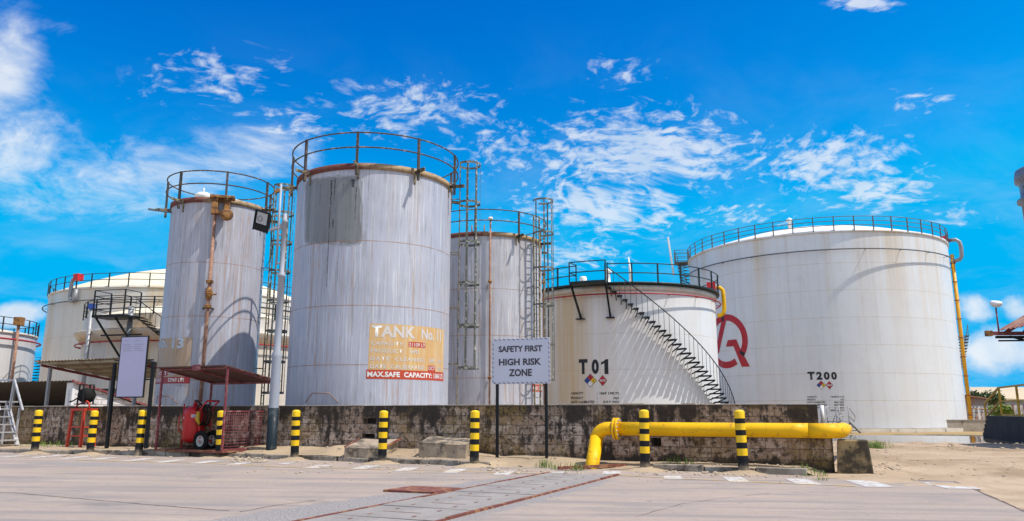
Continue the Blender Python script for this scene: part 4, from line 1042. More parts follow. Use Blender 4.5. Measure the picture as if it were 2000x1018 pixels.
def sheet(name, P, z, mat, parent=None):
    mb = MB(); i = mb.vs([(p[0], p[1], z) for p in P]); mb.face(range(i, i+len(P)))
    return struct(name, mb, mat, parent)
roadP = [(-70, KP[0].y+22), (KP[0].x-.4, KP[0].y+.1)]+[(p.x, p.y+.06) for p in KP]+[(p.x, p.y) for p in RE]+[(RE[-1].x+1.0, -12), (-70, -12)]
road = sheet('road', roadP, 0.0, 'road')
def jag(P, amp, n=14, seed=3):
    rng = random.Random(seed); out = []
    for a, b in zip(P, P[1:]+P[:1]):
        a, b = Vector(a[:2]), Vector(b[:2]); d = b-a; nn = Vector((-d.y, d.x)).normalized()
        for k in range(n): out.append(a+d*k/n+nn*rng.uniform(-amp, amp))
    return out
def joint(name, pts, w, seed, mat='joint'):
    rng = random.Random(seed); P = [on_z(*p) for p in pts]; Lf, Rt = [], []
    for a, b in zip(P[:-1], P[1:]):
        d = (b-a); n = max(2, int(d.length/.18)); nn = Vector((-d.y, d.x, 0)).normalized()
        for k in range(n):
            p = a+d*k/n+nn*rng.uniform(-.012, .012); q = w*rng.uniform(.35, 1.0); Lf.append(p+nn*q); Rt.append(p-nn*q)
    mb = MB()
    for k in range(len(Lf)-1):
        z = Vector((0, 0, .0035)); i = mb.vs([Lf[k]+z, Rt[k]+z, Rt[k+1]+z, Lf[k+1]+z]); mb.face((i, i+1, i+2, i+3))
    mb.build(name, mat, road, fix=False)
joint('expansion_joint', [(-60, 958), (25, 963), (130, 972), (300, 987), (470, 1000)], .018, 1)
joint('expansion_joint', [(470, 1000), (540, 987), (640, 975)], .014, 2)
joint('edge_crack', [(1600, 934.5), (1740, 937), (1862, 940.5), (1898, 954), (1950, 977), (2010, 1003)], .026, 3)
joint('surface_crack', [(1240, 1010), (1330, 985), (1400, 975), (1520, 962)], .007, 4); joint('surface_crack', [(30, 925), (160, 919), (260, 915)], .007, 5)
# painted markings
YL = [on_z(*p) for p in ((150, 899), (400, 905), (590, 914), (820, 919), (1000, 924), (1100, 926.5), (1215, 929), (1340, 936), (1500, 943), (1672, 950.5))]
mb = MB()
for a, b in zip(YL[:-1], YL[1:]):
    d = (b-a).normalized(); nn = Vector((-d.y, d.x, 0))*.042
    i = mb.vs([a-nn+Vector((0, 0, .006)), b-nn+Vector((0, 0, .006)), b+nn+Vector((0, 0, .006)), a+nn+Vector((0, 0, .006))]); mb.face((i, i+1, i+2, i+3))
mb.build('yellow_line', 'roadyellow', road)
for cx_, cy_, L, wd in ((30, 891.5, 1.2, .4), (93, 892, 1.4, .4), (150, 894, 1.3, .4), (202, 896, 1.2, .4), (268, 898.5, 1.5, .42), (332, 901, 1.4, .42), (402, 903, 1.3, .42), (467, 906, 1.0, .4), (560, 905.5, .6, .35), (620, 912, 1.2, .45),
                        (713, 913, 1.4, .42), (794, 917, 1.2, .42), (888, 920, 1.3, .42), (984, 924, 1.2, .42), (1086, 925, 1.0, .38), (1195, 923.5, .95, .45), (1314, 933, .9, .42), (1438, 937, 1.3, .45), (1567, 941, 1.35, .5), (1697, 945, 1.5, .58), (1858, 949, 1.35, .68)):
    c = on_z(cx_, cy_); a = R_(90-8.5); L *= .82; wd *= .8
    mb = MB(); d = Vector((math.cos(a), math.sin(a), 0)); e = Vector((d.y, -d.x, 0)); z = Vector((0, 0, .005))
    i = mb.vs([c-d*L/2-e*wd/2+z, c-d*L/2+e*wd/2+z, c+d*L/2+e*wd/2+z, c+d*L/2-e*wd/2+z]); mb.face((i, i+1, i+2, i+3))
    mb.build('white_dash', 'roadwhite', road)
# kerb stones and the sandy verge behind them
mb = MB(); rng = random.Random(5)
def kerb_run(pxa, pxb):
    xa, xb = on_z(pxa, 900).x, on_z(pxb, 920).x
    pa = [p for p in KP]
    def at(px):
        for (x0, y0), (x1, y1) in zip(KB[:-1], KB[1:]):
            if x0 <= px <= x1: return on_z(px, y0+(y1-y0)*(px-x0)/(x1-x0))
        return on_z(px, KB[-1][1])
    a, b = at(pxa), at(pxb); L = (b-a).length; n = max(1, round(L/.92))
    for k in range(n):
        q0 = pxa+(pxb-pxa)*k/n; q1 = pxa+(pxb-pxa)*(k+1)/n
        p, q = at(q0), at(q1); d = (q-p).normalized(); nn = Vector((-d.y, d.x, 0))
        p, q = p+d*rng.uniform(.004, .02)+nn*rng.uniform(.04, .09), q-d*rng.uniform(.004, .02)+nn*rng.uniform(.04, .09)
        h = .115+rng.uniform(-.02, .015); h2 = h+rng.uniform(-.012, .012); wd = .16
        mb.hexa([p+Vector((0, 0, -.1)), q+Vector((0, 0, -.1)), q+nn*wd+Vector((0, 0, -.1)), p+nn*wd+Vector((0, 0, -.1)),
                 p+nn*.02+Vector((0, 0, h)), q+nn*.02+Vector((0, 0, h2)), q+nn*wd+Vector((0, 0, h2)), p+nn*wd+Vector((0, 0, h))])
kerb_run(-115, 560); kerb_run(585, 650); kerb_run(655, 952); kerb_run(1272, 1575)
kerb = struct('kerb', mb, 'kerb', bevel=.018)
def build_verge():
    mb = MB(); nu, nt = 220, 14
    rng = random.Random(2)
    for i in range(nu+1):
        u = i/nu; px = -110+(1606+110)*u
        for (x0, y0), (x1, y1) in zip(KB[:-1], KB[1:]):
            if x0 <= px <= x1: k = on_z(px, y0+(y1-y0)*(px-x0)/(x1-x0)); break
        else: k = on_z(px, KB[-1][1]+(px-1575)*.03)
        s = (Vector((k.x, k.y))-WP0).dot(WD); wp = wall_pt(s)
        gap = sstep(px, 945, 965)*(1-sstep(px, 1255, 1285))
        end = sstep(px, 1560, 1604)
        hw = .13+.16*sstep(px, 330, 470)*(1-sstep(px, 820, 960))+.06*sstep(px, 930, 960)*(1-sstep(px, 1050, 1150)); hw = hw*(1-.75*end)+.0*end
        heap = .15*math.exp(-((px-622)/30)**2)
        for j in range(nt+1):
            t = j/nt
            f = Vector((k.x, k.y))+Vector((.05, .14*(1-gap))); p = f+(wp-WN*.25-f)*t
            hf = (.098*(1-gap)+.004*gap)*(1-end)+.002
            z = hf+(hw-hf)*sstep(t, .1, .95)
            if j == 0: z -= .05*gap+.03*end
            z += mnoise.fractal(Vector((p.x*1.3, p.y*1.3, 5)), 1.0, 2.0, 4)*.022*(.3+sstep(t, 0, .3))*(1-.5*end)
            z += heap*math.exp(-((t-.45)/.35)**2)
            mb.vs([(p.x, p.y, z)])
    for i in range(nu):
        for j in range(nt): q = i*(nt+1)+j; mb.face((q, q+nt+1, q+nt+2, q+1), 0, True)
    return struct('verge', mb, 'sand')
verge = build_verge()
wz = -.115
mb = MB(); i = mb.vs([(19.6+8.6*math.cos(a*math.pi/20), 37.4+6.6*math.sin(a*math.pi/20), wz) for a in range(40)]); mb.face(range(i, i+40))
struct('puddle_water', mb, 'water')

# ------------------------------------------------------------------ block wall with weep openings
wall = thing('block_wall', 'long low mouldy concrete block wall running between the road and the tanks', 'wall', (WP0.x, WP0.y, 0), WANG)
def wall_x(px, py=850):
    d = ray(px, py); q = Vector((d.x, d.y))
    # ray X = q*k meets WP0 + WD*s
    den = q.x*WD.y-q.y*WD.x; return -(q.x*WP0.y-q.y*WP0.x)/den
def wall_z(px, py):
    s = wall_x(px, py); p = wall_pt(s); return at_y(px, py, p.y).z
holes = []
for (xa, xb, ya, yb) in ((707, 734, 828, 817), (707, 732, 856, 847), (1271, 1291, 872, 855)):
    za, zb_ = wall_z((xa+xb)/2, ya), wall_z((xa+xb)/2, yb); holes.append((wall_x(xa), wall_x(xb), za, zb_))
TH = .24; WH = 1.375
mb = MB()
cuts = sorted({-7.0, WLEN-.02}|{h[0] for h in holes}|{h[1] for h in holes})
for a, b in zip(cuts[:-1], cuts[1:]):
    zs = [-.5]
    hs = sorted([h for h in holes if h[0] <= (a+b)/2 <= h[1]], key=lambda h: h[2])
    for h in hs: zs += [h[2], h[3]]
    zs.append(WH)
    for k in range(0, len(zs), 2): mb.box(((a+b)/2, TH/2, (zs[k]+zs[k+1])/2), (b-a, TH, zs[k+1]-zs[k]))
mb.build('wall_body', 'wall', wall)
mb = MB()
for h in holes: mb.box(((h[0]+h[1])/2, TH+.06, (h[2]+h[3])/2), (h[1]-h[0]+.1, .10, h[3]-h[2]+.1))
mb.build('opening_shade', 'darkroom', wall)  # dark panel added behind each opening so it reads as shaded
mb = MB(); rng = random.Random(11); x = -7.0
while x < WLEN-.1:
    L = rng.uniform(.25, 1.3); x2 = min(WLEN-.03, x+L); h = rng.uniform(.010, .040)
    mb.box(((x+x2)/2, TH/2, WH+h/2), (x2-x-.006, TH+rng.uniform(-.02, .03), h)); x = x2
mb.build('coping', 'concrete', wall, bevel=.006)
mb = MB()
mb.box((WLEN+.10, .13, .25), (.25, .34, 1.30)); mb.build('end_pier', 'wall', wall, bevel=.04)
mb = MB(); mb.tube([(WLEN+.06, .36, .95), (WLEN+.06, .36, 1.36)], .04, 10); mb.build('end_pipe', 'white', wall)

# ------------------------------------------------------------------ bollards
def bollard():
    mb = MB(); r = .105; H = 1.26
    prof = [(r, -.3), (r, .36)]; mi = [1]
    zs = [(.36, .50, 0), (.50, .62, 1), (.62, .76, 0), (.76, .87, 1), (.87, 1.00, 0), (1.00, 1.10, 1), (1.10, 1.23, 0)]
    for a, b, c in zs: prof.append((r, b)); mi.append(c)
    prof += [(r*.97, 1.243), (r*.6, 1.268), (0, 1.276)]; mi += [0, 0, 0]
    mb.lathe(prof, 28, mi=mi)
    return mb
bl = ['striped bollard beside the aluminium steps, leftmost of the row', 'striped bollard overlapping the red stand with a hose reel', 'striped bollard under the blank notice board', 'striped bollard at the red shelter with the extinguisher',
      'striped bollard just right of the lamp post', 'striped bollard in front of the broken slab with rusty edges', 'striped bollard between the plain slab and the warning sign',
      'striped bollard in front of the yellow pipe near its flange', 'striped bollard across the middle of the yellow pipe, rightmost of the row']
first = None
brng = random.Random(4)
for (px, py), lb in zip([(67, 886), (175, 888), (270, 890), (428, 893), (575, 898), (746, 905), (926, 911), (1260, 919), (1453, 925)], bl):
    p = on_z(px, py); ln = (brng.uniform(-.02, .02), brng.uniform(-.02, .02), brng.uniform(0, 6)); p.z -= brng.uniform(0, .025)
    if first is None:
        first = bollard().build('bollard', ['yellow_b', 'black_b'], None, p, ln); o = first
    else: o = first.copy(); COL.objects.link(o); o.location = p; o.rotation_euler = ln
    tag(o, lb, 'bollard', 'yellow and black bollards along the kerb')
# sand heaped round the bollard feet
mb = MB()
for px, py in [(67, 886), (175, 888), (428, 893), (575, 898), (746, 905), (926, 911), (1260, 919), (1453, 925)]:
    p = on_z(px, py); base = len(mb.v); n = 22
    rings = [(.09, .07), (.16, .055), (.26, .03), (.38, .008), (.48, -.02)]
    for r, z in rings:
        for k in range(n):
            a = 2*math.pi*k/n; rr = r*(1+.28*mnoise.noise(Vector((math.cos(a)*1.3+px, math.sin(a)*1.3, r*2))))
            mb.vs([(p.x+rr*math.cos(a)*1.25, p.y+rr*math.sin(a), z+.012*mnoise.noise(Vector((px+k, r*9, 0))))])
    for j in range(len(rings)-1):
        for k in range(n): mb.face((base+j*n+k, base+j*n+(k+1) % n, base+(j+1)*n+(k+1) % n, base+(j+1)*n+k), 0, True)
o = mb.build('sand', 'sand'); tag(o, 'drifts of sand heaped round the bollard feet', 'sand', kind='stuff')

# ------------------------------------------------------------------ yellow pipe
def wal(s, out, z): p = wall_pt(s)+WN*out; return Vector((p.x, p.y, z))
pr = .150; zc = .845
sA = wall_x(1210, 838); sB = wall_x(1640, 838)
OUT = .42
yp = thing('fuel_pipe', 'thick yellow pipe running along the wall and bending down into the ground', 'pipe', wal(sA, OUT, 0))
o0 = Vector(yp.location)
def rel(v): return v-o0
bend = sB-.30
mb = MB()
P = [wal(sA+.02, OUT, zc), wal(sA+1.5, OUT, zc), wal(bend-.6, OUT, zc), wal(bend-.28, OUT, zc)]
mb.tube([rel(p) for p in P], pr, 28); mb.build('straight_pipe', 'yellow', yp)
mb = MB(); P = [wal(bend-.275, OUT, zc)]; rb = .34
for k in range(1, 11):
    t = R_(90)*k/10; P.append(wal(bend-.275+.27+rb*math.sin(t)-.0, OUT-(rb-rb*math.cos(t)), zc))
P += [wal(bend-.005+rb, OUT-rb-.5, zc), wal(bend-.005+rb, OUT-rb-2.2, zc-.02), wal(bend-.005+rb, -6, zc-.1)]
mb.tube([rel(p) for p in P], pr*1.006, 28); mb.build('end_bend', 'yellow', yp)
mb = MB(); g = on_z(1151, 917, .0); d = (wal(1, 0, 0)-wal(0, 0, 0)).normalized()
top = wal(sA-.02, OUT, zc); gx = Vector((g.x, g.y, -.25)); leg_top = Vector((top.x, top.y, zc))-d*.40+Vector((0, 0, -.20))
dv = (leg_top-gx)
P = [top, top-d*.10]
for k in range(1, 9):
    t = k/9; a = top-d*.10; b = top-d*.33+Vector((0, 0, .0)); c = leg_top
    P.append(a*(1-t)**2+b*2*t*(1-t)+c*t*t)
P += [leg_top]
mb.tube([rel(p) for p in P], pr*1.004, 28); el = mb.build('elbow', 'yellow', yp)
mb = MB(); mb.tube([rel(leg_top+dv*.0), rel(gx)], pr, 28); mb.build('down_leg', 'yellow', yp)
mb = MB(); mb.tube([rel(leg_top+dv.normalized()*.012), rel(leg_top-dv.normalized()*.012)], pr*1.05, 28); mb.build('weld_bead', 'yellow', yp)
for s_ in (.0, .07):
    c = rel(wal(sA+.02+s_, OUT, zc)); mb = MB()
    mb.tube([c-d*.024, c+d*.024], pr*1.62, 32); fl = mb.build('flange', 'yellow', yp, bevel=.006)
mb = MB(); uz = Vector((0, 0, 1)); un = d.cross(uz).normalized()
for k in range(14):
    a = 2*math.pi*k/14; c = rel(wal(sA+.055, OUT, zc))+(uz*math.cos(a)+un*math.sin(a))*pr*1.34
    mb.tube([c-d*.085, c+d*.085], .016, 6)
mb.build('flange_bolts', 'galv', fl)
# concrete block that carries the pipe end
pb = MB()
c = wall_pt(WLEN+.62)+WN*.02
fw = Matrix.Rotation(WANG, 3, 'Z')
def fr_(x, y, z): v = fw @ Vector((x, y, 0)); return Vector((c.x+v.x, c.y+v.y, z))
pb.hexa([fr_(-.36, -.26, -.3), fr_(.36, -.26, -.3), fr_(.36, .28, -.3), fr_(-.36, .28, -.3), fr_(-.30, -.20, .665), fr_(.28, -.20, .665), fr_(.28, .22, .665), fr_(-.30, .22, .665)])
o = pb.build('pipe_support', 'mossy', bevel=.03); tag(o, 'mossy concrete block under the bend at the end of the yellow pipe', 'concrete block')

# ------------------------------------------------------------------ warning sign and notice board
def sign_writing(parent, body, x0, x1, z0, z1, y, mat, bold=.02, space=1.0, name='lettering'):
    V, F = text2d(body, bold, space); mb = MB()
    i = mb.vs([(x0+(x1-x0)*u, y, z0+(z1-z0)*v) for u, v in V])
    for f in F: mb.face([i+k for k in f])
    return mb.build(name, mat, parent, fix=False)
a, b = at_y(970, 888, 18.9), at_y(1067, 892, 18.5)
ang = math.atan2(b.y-a.y, b.x-a.x); wd = (Vector((b.x-a.x, b.y-a.y))).length
ws = thing('warning_sign', 'white SAFETY FIRST HIGH RISK ZONE sign on two black posts at the wall', 'sign', ((a.x+b.x)/2, (a.y+b.y)/2, .12), ang)
for q in (-1, 1):
    mb = MB(); mb.box((q*wd/2, .035, 1.30), (.062, .062, 2.9)); mb.build('post', 'black', ws)
pz0, pz1 = at_y(1018, 750, 18.7).z-.12, at_y(1018, 661, 18.7).z-.12
pw = 118/FPX*18.7*1.0
mb = MB(); mb.box((.0, -.012, (pz0+pz1)/2), (pw, .02, pz1-pz0)); panel = mb.build('panel', 'signface', ws, bevel=.008)
mb = MB(); y = -.025
def strip(x0, x1, z0, z1, nst, horiz):
    for k in range(nst):
        if horiz:
            u0 = x0+(x1-x0)*(k+.15)/nst; u1 = x0+(x1-x0)*(k+.60)/nst; sk = .045
            i = mb.vs([(u0, y, z0), (u1, y, z0), (u1-sk, y, z1), (u0-sk, y, z1)])
        else:
            u0 = z0+(z1-z0)*(k+.15)/nst; u1 = z0+(z1-z0)*(k+.60)/nst; sk = .04
            i = mb.vs([(x0, y, u0), (x1, y, u0-sk), (x1, y, u1-sk), (x0, y, u1)])
        mb.face((i, i+1, i+2, i+3))
hx = pw/2-.006; e = .042
strip(-hx+.05, hx, pz0+.006, pz0+e, 12, True); strip(-hx+.05, hx, pz1-e, pz1-.006, 12, True)
strip(-hx, -hx+e*.8, pz0+.05, pz1-.05, 9, False); strip(hx-e*.8, hx, pz0+.05, pz1-.05, 9, False)
mb.build('border_stripes', 'inkfaint', panel, fix=False)
ph = pz1-pz0; U = lambda u: -pw/2+pw*u
for body, u0, u1, v0, v1 in (('SAFETY FIRST', .115, .87, .70, .835), ('HIGH RISK', .12, .85, .405, .555), ('ZONE', .295, .69, .165, .325)):
    sign_writing(panel, body, U(u0), U(u1), pz0+ph*v0, pz0+ph*v1, -.0265, 'ink', .035)

a, b = at_y(208, 876, 24.0), at_y(285, 872, 23.6)
ang = math.atan2(b.y-a.y, b.x-a.x); wd = Vector((b.x-a.x, b.y-a.y)).length
nb = thing('notice_board', 'pale lilac notice board in black frame on two black posts', 'notice board', ((a.x+b.x)/2, (a.y+b.y)/2, .12), ang)
ym = (a.y+b.y)/2
for q in (-1, 1):
    mb = MB(); mb.box((q*wd/2, .0, 1.22), (.085, .085, 2.75)); mb.build('post', 'black', nb)
z0, z1 = at_y(258, 777, ym).z-.12, at_y(264, 657, ym).z-.12; pw = 63/FPX*ym*1.02
for zq in (z0+.55, z0+1.15):
    mb = MB(); mb.beam((-wd/2, -.01, zq), (wd/2, -.01, zq), .04, .04); mb.build('cross_bar', 'black', nb)
mb = MB(); mb.box((0, -.05, (z0+z1)/2), (pw, .05, z1-z0)); fb = mb.build('frame', 'black', nb, bevel=.006)
mb = MB(); mb.box((0, -.075, (z0+z1)/2), (pw-.07, .012, z1-z0-.07)); mb.build('face', 'board', fb)
rng = random.Random(3)
for col in (-1, 1):
    xl = -.40*pw if col < 0 else .02*pw
    sign_writing(fb, 'NOTICE' if False else 'Terminal' if col < 0 else 'Procedures', xl, xl+pw*.22, z1-.155, z1-.125, -.083, 'inkfaint', .0)
    for k in range(4):
        zz = z1-.26-k*.065; L = pw*rng.uniform(.24, .38)
        sign_writing(fb, ['ooo nnnn oo nnnnn', 'nn ooooo nnn oon', 'oooo nn oooon nn', 'nnn ooo nnno'][k], xl, xl+L, zz-.012, zz+.012, -.083, 'inkfaint', .0)

# ------------------------------------------------------------------ lamp post
pp = at_y(530, 872, 21.75)
lp = thing('lamp_post', 'grey lamp post with dark base and a tilted floodlight', 'lamp post', (pp.x, pp.y, .2))
zz = lambda px, py: at_y(px, py, 21.75).z-.2
z1, z2, z3 = zz(541, 797), zz(553, 694), zz(560, 538); z4 = zz(565, 440); z5 = zz(567, 360)
mb = MB(); mb.lathe([(.145, -.2), (.143, z1), (0, z1)], 20); mb.build('dark_base', 'darkblue', lp)
mb = MB(); mb.lathe([(.138, z1+.001), (.132, z2-.1), (.140, z2-.05), (.140, z2+.02), (.098, z2+.14), (.094, z3-.06), (.112, z3-.05), (.112, z3+.03), (.066, z3+.08), (.060, z4+.05), (.085, z4+.06), (.085, z4+.16), (.06, z4+.18), (.055, z4+.34), (0, z4+.36)], 20); mb.build('pole', 'bluegrey', lp)
mb = MB(); mb.tube([(-.17, -.02, z4-1.2), (-.17, -.02, z5)], .036, 8); mb.tube([(-.17, -.02, z4-1.15), (0, 0, z4-1.15)], .03, 6); mb.tube([(-.17, -.02, z4-.3), (0, 0, z4-.3)], .03, 6); mb.build('conduit', 'bluegrey', lp)
mb = MB(); mb.box((-.26, -.03, z5-.22), (.16, .10, .09), Matrix.Rotation(R_(-25), 3, 'Y')); mb.box((-.22, -.02, z5-.05), (.12, .05, .05)); mb.build('camera_box', 'rustbox', lp)
mb = MB(); mb.beam((-.0, 0, z4-.02), (-.62, -.05, z4-.22), .07, .05); mb.hexa([(-.0, -.02, z4-.12), (-.0, .02, z4-.12), (-.0, .02, z4+.1), (-.0, -.02, z4+.1), (-.42, -.04, z4-.18), (-.42, -.01, z4-.18), (-.42, -.01, z4-.12), (-.42, -.04, z4-.12)]); mb.build('bracket_arm', 'bluegrey', lp)
fm = Matrix.Translation((-.60, -.12, z4+.10)) @ Matrix.Rotation(R_(14), 4, 'Y') @ Matrix.Rotation(R_(22), 4, 'X') @ Matrix.Rotation(R_(-14), 4, 'Z')
mb = MB(fm)
mb.hexa([(-.23, -.07, -.31), (.23, -.07, -.31), (.17, .14, -.22), (-.17, .14, -.22), (-.23, -.07, .27), (.23, -.07, .27), (.17, .14, .2), (-.17, .14, .2)])
mb.box((0, -.085, .29), (.5, .07, .03)); mb.box((-.245, -.07, -.02), (.03, .05, .6)); mb.box((.245, -.07, -.02), (.03, .05, .6)); mb.box((0, -.085, -.2), (.46, .03, .16))
for k in range(5): mb.box((-.12+.06*k, .16, 0), (.014, .06, .32))
fh = mb.build('floodlight', 'black', lp)
mb = MB(fm); mb.box((0, -.0765, .08), (.36, .016, .34)); gl = mb.build('lamp_glass', 'glass', fh)
mb = MB(fm); mb.lathe([(.05, 0), (.09, -.006), (.09, .006), (.05, 0)], 16, (-.06, -.09, .06), axis=Matrix.Rotation(R_(90), 3, 'X')); mb.build('reflector', 'galv', gl)
mb = MB(); mb.tube([(-.40, 0, z4-.2), (-.34, .03, z4-.6), (-.36, .05, z4-1.0), (-.5, .05, z4-1.25), (-.2, .0, z4-1.35)], .012, 5); mb.build('loose_cable', 'rubber', lp)

# ------------------------------------------------------------------ red shelter and wheeled extinguisher
sh_a = at_y(305, 878, 21.6)
A = Vector((on_z(304, 880, .14).x, on_z(304, 880, .14).y)); B = Vector((on_z(433, 884, .14).x, on_z(433, 884, .14).y))
Fp = Vector((-7.50, 22.15))
ang = math.atan2(B.y-A.y, B.x-A.x); wd = (B-A).length; dp = 2.0
ks = thing('extinguisher_shelter', 'red steel shelter with flat sheet roof and mesh sides over the fire extinguisher', 'shelter', (A.x, A.y, .13), ang)
DB = 1.85
zf, zbk = at_y(372, 714, 20.7).z-.13, 2.0
for x, y, z in ((0, 0, zf-.03), (wd, 0, zf-.03), (0.0, DB, zbk-.03), (wd, DB, zbk-.03)):
    mb = MB(); mb.beam((x, y, 0), (x, y, z), .05, .05); mb.build('post', 'redold', ks)
mb = MB(); mb.hexa([(-.06, -.15, zf), (wd+.06, -.15, zf), (wd+.06, DB+.2, zbk-.04), (-.06, DB+.2, zbk-.04), (-.06, -.15, zf+.03), (wd+.06, -.15, zf+.03), (wd+.06, DB+.2, zbk), (-.06, DB+.2, zbk)])
rf = mb.build('roof', 'brownsheet', ks)
mb = MB()
for x in (0, wd): mb.beam((x, -.1, zf-.025), (x, DB+.15, zbk-.065), .04, .04)
mb.beam((0, 0, zf-.05), (wd, 0, zf-.05), .04, .04); mb.beam((0, DB, zbk-.07), (wd, DB, zbk-.07), .04, .05); mb.beam((wd/2, 0, zf-.05), (wd/2, DB, zbk-.07), .04, .04)
mb.build('roof_frame', 'redold', rf)
mb = MB(); mb.box((wd*.60, -.165, zf-.02), (.30, .012, .16)); mb.build('roof_plate', 'redold', rf)
mb = MB(); mb.beam((0, 0, .02), (wd, 0, .02), .06, .05); mb.beam((0, DB, .02), (wd, DB, .02), .06, .05); mb.beam((0, 0, .02), (0, DB, .02), .06, .05); mb.beam((wd, 0, .02), (wd, DB, .02), .06, .05); mb.box((wd/2, DB/2, .0), (wd, DB, .02)); mb.build('floor_frame', 'rustplate', ks)
def mesh_panel(p0, p1, z0, z1, pitch=.075):
    mb = MB(); p0, p1 = Vector((*p0, 0)), Vector((*p1, 0)); L = (p1-p0).length; n = int(L/pitch)
    for k in range(n+1): q = p0+(p1-p0)*k/n; mb.tube([q+Vector((0, 0, z0)), q+Vector((0, 0, z1))], .0065, 4)
    m_ = int((z1-z0)/pitch)
    for k in range(m_+1): z = Vector((0, 0, z0+(z1-z0)*k/m_)); mb.tube([p0+z, p1+z], .0065, 4)
    for z in (z0, z1): mb.beam(p0+Vector((0, 0, z)), p1+Vector((0, 0, z)), .035, .035)
    return mb.build('mesh_panel', 'redold', ks)
mesh_panel((wd, .04), (wd, DB-.04), .08, 1.10); mesh_panel((.04, DB), (wd-.04, DB), .08, 1.12); mesh_panel((0, DB*.5), (0, DB-.04), .08, 1.10)

ec = on_z(371, 876, .16)
ex = thing('fire_extinguisher', 'large red wheeled fire extinguisher standing under the red shelter', 'fire extinguisher', (ec.x-.02, ec.y+.2, .15), ang+R_(2)); ex.scale = (1.05, 1.05, 1.13)
r = .295
mb = MB(); mb.lathe([(0, .14), (r*.5, .145), (r*.9, .18), (r, .26), (r, .90), (r*.96, .97), (r*.75, 1.05), (r*.4, 1.085), (.07, 1.09), (.07, 1.16), (0, 1.17)], 40); body = mb.build('cylinder_body', 'red', ex)
mb = MB(); mb.lathe([(0, 1.17), (.05, 1.17), (.05, 1.25), (0, 1.26)], 12); mb.beam((-.02, 0, 1.22), (.22, -.02, 1.23), .03, .03); mb.build('valve', 'redold', body)
for q in (-1, 1):
    mb = MB(Matrix.Translation((.46, .06+q*.22, .20))); ax = Matrix.Rotation(R_(90), 3, 'X')
    prof = [(.12+.075+.075*math.cos(t), .055*math.sin(t)) for t in [k*math.pi/6 for k in range(13)]]
    mb.lathe(prof, 30, axis=ax); wh = mb.build('wheel', 'rubber', ex)
    mb = MB(Matrix.Translation((.46, .06+q*.22, .20))); mb.lathe([(0, .02), (.05, .05), (.05, .02), (.10, .005), (.135, .035), (.145, .035), (.145, -.035), (.10, -.01), (.05, -.02), (.05, -.05), (0, -.02)], 30, axis=ax); mb.build('wheel_rim', 'wheelrim', wh)
mb = MB(); mb.tube([(.46, -.2, .20), (.46, .32, .20)], .025, 8)
for q in (-.16, .28): mb.tube([(.46, q, .2), (.36, q, .55), (.34, q, .95), (.46, q, 1.12), (.60, q, 1.22)], .024, 8)
mb.tube([(.60, -.16, 1.22), (.60, .28, 1.22)], .024, 8); mb.tube([(.34, -.16, .6), (.34, .28, .6)], .02, 6)
mb.tube([(-.27, -.14, 1.15), (-.27, -.14, .0)], .02, 6)
mb.tube([(-.27, -.14, .4), (-.36, -.2, .45), (-.36, -.2, .8), (-.27, -.14, .85)], .016, 6)
mb.build('trolley_frame', 'red', ex)
hosem = MB()
for k in range(3):
    hosem.tube([(.36+.16*math.cos(t)+.03*k, -.16+.09*k, .86+.26*math.sin(t)) for t in [j*2*math.pi/24 for j in range(24)]], .021, 7, closed=True)
hosem.tube([(.05, -.02, 1.23), (.2, -.1, 1.2), (.38, -.16, 1.12)], .02, 6); hs = hosem.build('hose', 'rubber', ex)
mb = MB(); mb.tube([(.40, -.26, .95), (.38, -.27, .75), (.46, -.27, .62)], [.05, .06, .03], 8); mb.build('nozzle', 'yellowdark', hs)
def curvedlabel(mat, a0, a1, z0, z1, name='body_label', rr=.004):
    mb = MB(); n = 8
    for k in range(n+1):
        a = a0+(a1-a0)*k/n; mb.vs([pol(r+rr, a, z0), pol(r+rr, a, z1)])
    for k in range(n): mb.face((k*2, k*2+2, k*2+3, k*2+1), 0, True)
    return mb.build(name, mat, body)
curvedlabel('white', R_(-62), R_(-32), .80, .87); curvedlabel('dia_blue', R_(-57), R_(-37), .825, .845, 'label_print', .007)
curvedlabel('white', R_(-148), R_(-120), .47, .54); curvedlabel('dia_blue', R_(-143), R_(-126), .49, .51, 'label_print', .007)
mb = MB(); k = [pol(r+.004, R_(-128), .78), pol(r+.004, R_(-112), .76), pol(r+.004, R_(-112), .84)]; mb.vs(k); mb.face((0, 1, 2)); mb.build('body_label', 'white', body, fix=False)
#==PART4==
# ------------------------------------------------------------------ drain channel and its covers
fl_, fr2 = on_z(1066, 925.5), on_z(1212, 926.5); nl, nr_ = on_z(556, 1025), on_z(835, 1024)
dax = ((nl+nr_)/2-(fl_+fr2)/2); dax.z = 0; DLEN = dax.length; dax.normalize(); dpx = Vector((-dax.y, dax.x, 0))
if dpx.x > 0: dpx = -dpx                       # points to the left side
cen = (fl_+fr2)/2; wdr = 1.42
dang = math.atan2(dax.y, dax.x)
dc = thing('drain_channel', 'long drain channel edged with rusty steel angle crossing the road', 'drain', (cen.x, cen.y, 0))
for q in (-1, 1):
    rng = random.Random(9+q); x = 0.0
    mb = MB()
    while x < DLEN+2.2:
        L = rng.uniform(.9, 1.8); h = rng.uniform(.016, .024) if q > 0 else rng.uniform(.020, .034)
        a_ = dax*x-dpx*q*-(wdr/2+.03); b_ = dax*(x+L-.01)-dpx*q*-(wdr/2+.03)
        mb.beam(a_+Vector((0, 0, h/2-.01)), b_+Vector((0, 0, h/2-.01+rng.uniform(-.003, .003))), .05, h+.02); x += L
    mb.build('edge_angle', 'rustplate', dc)
ords = ['nearest the yellow pipe', 'second from the yellow pipe', 'third from the yellow pipe', 'fourth from the yellow pipe', 'fifth from the yellow pipe', 'sixth from the yellow pipe', 'seventh from the yellow pipe', 'eighth from the yellow pipe', 'last at the bottom edge of the photo']
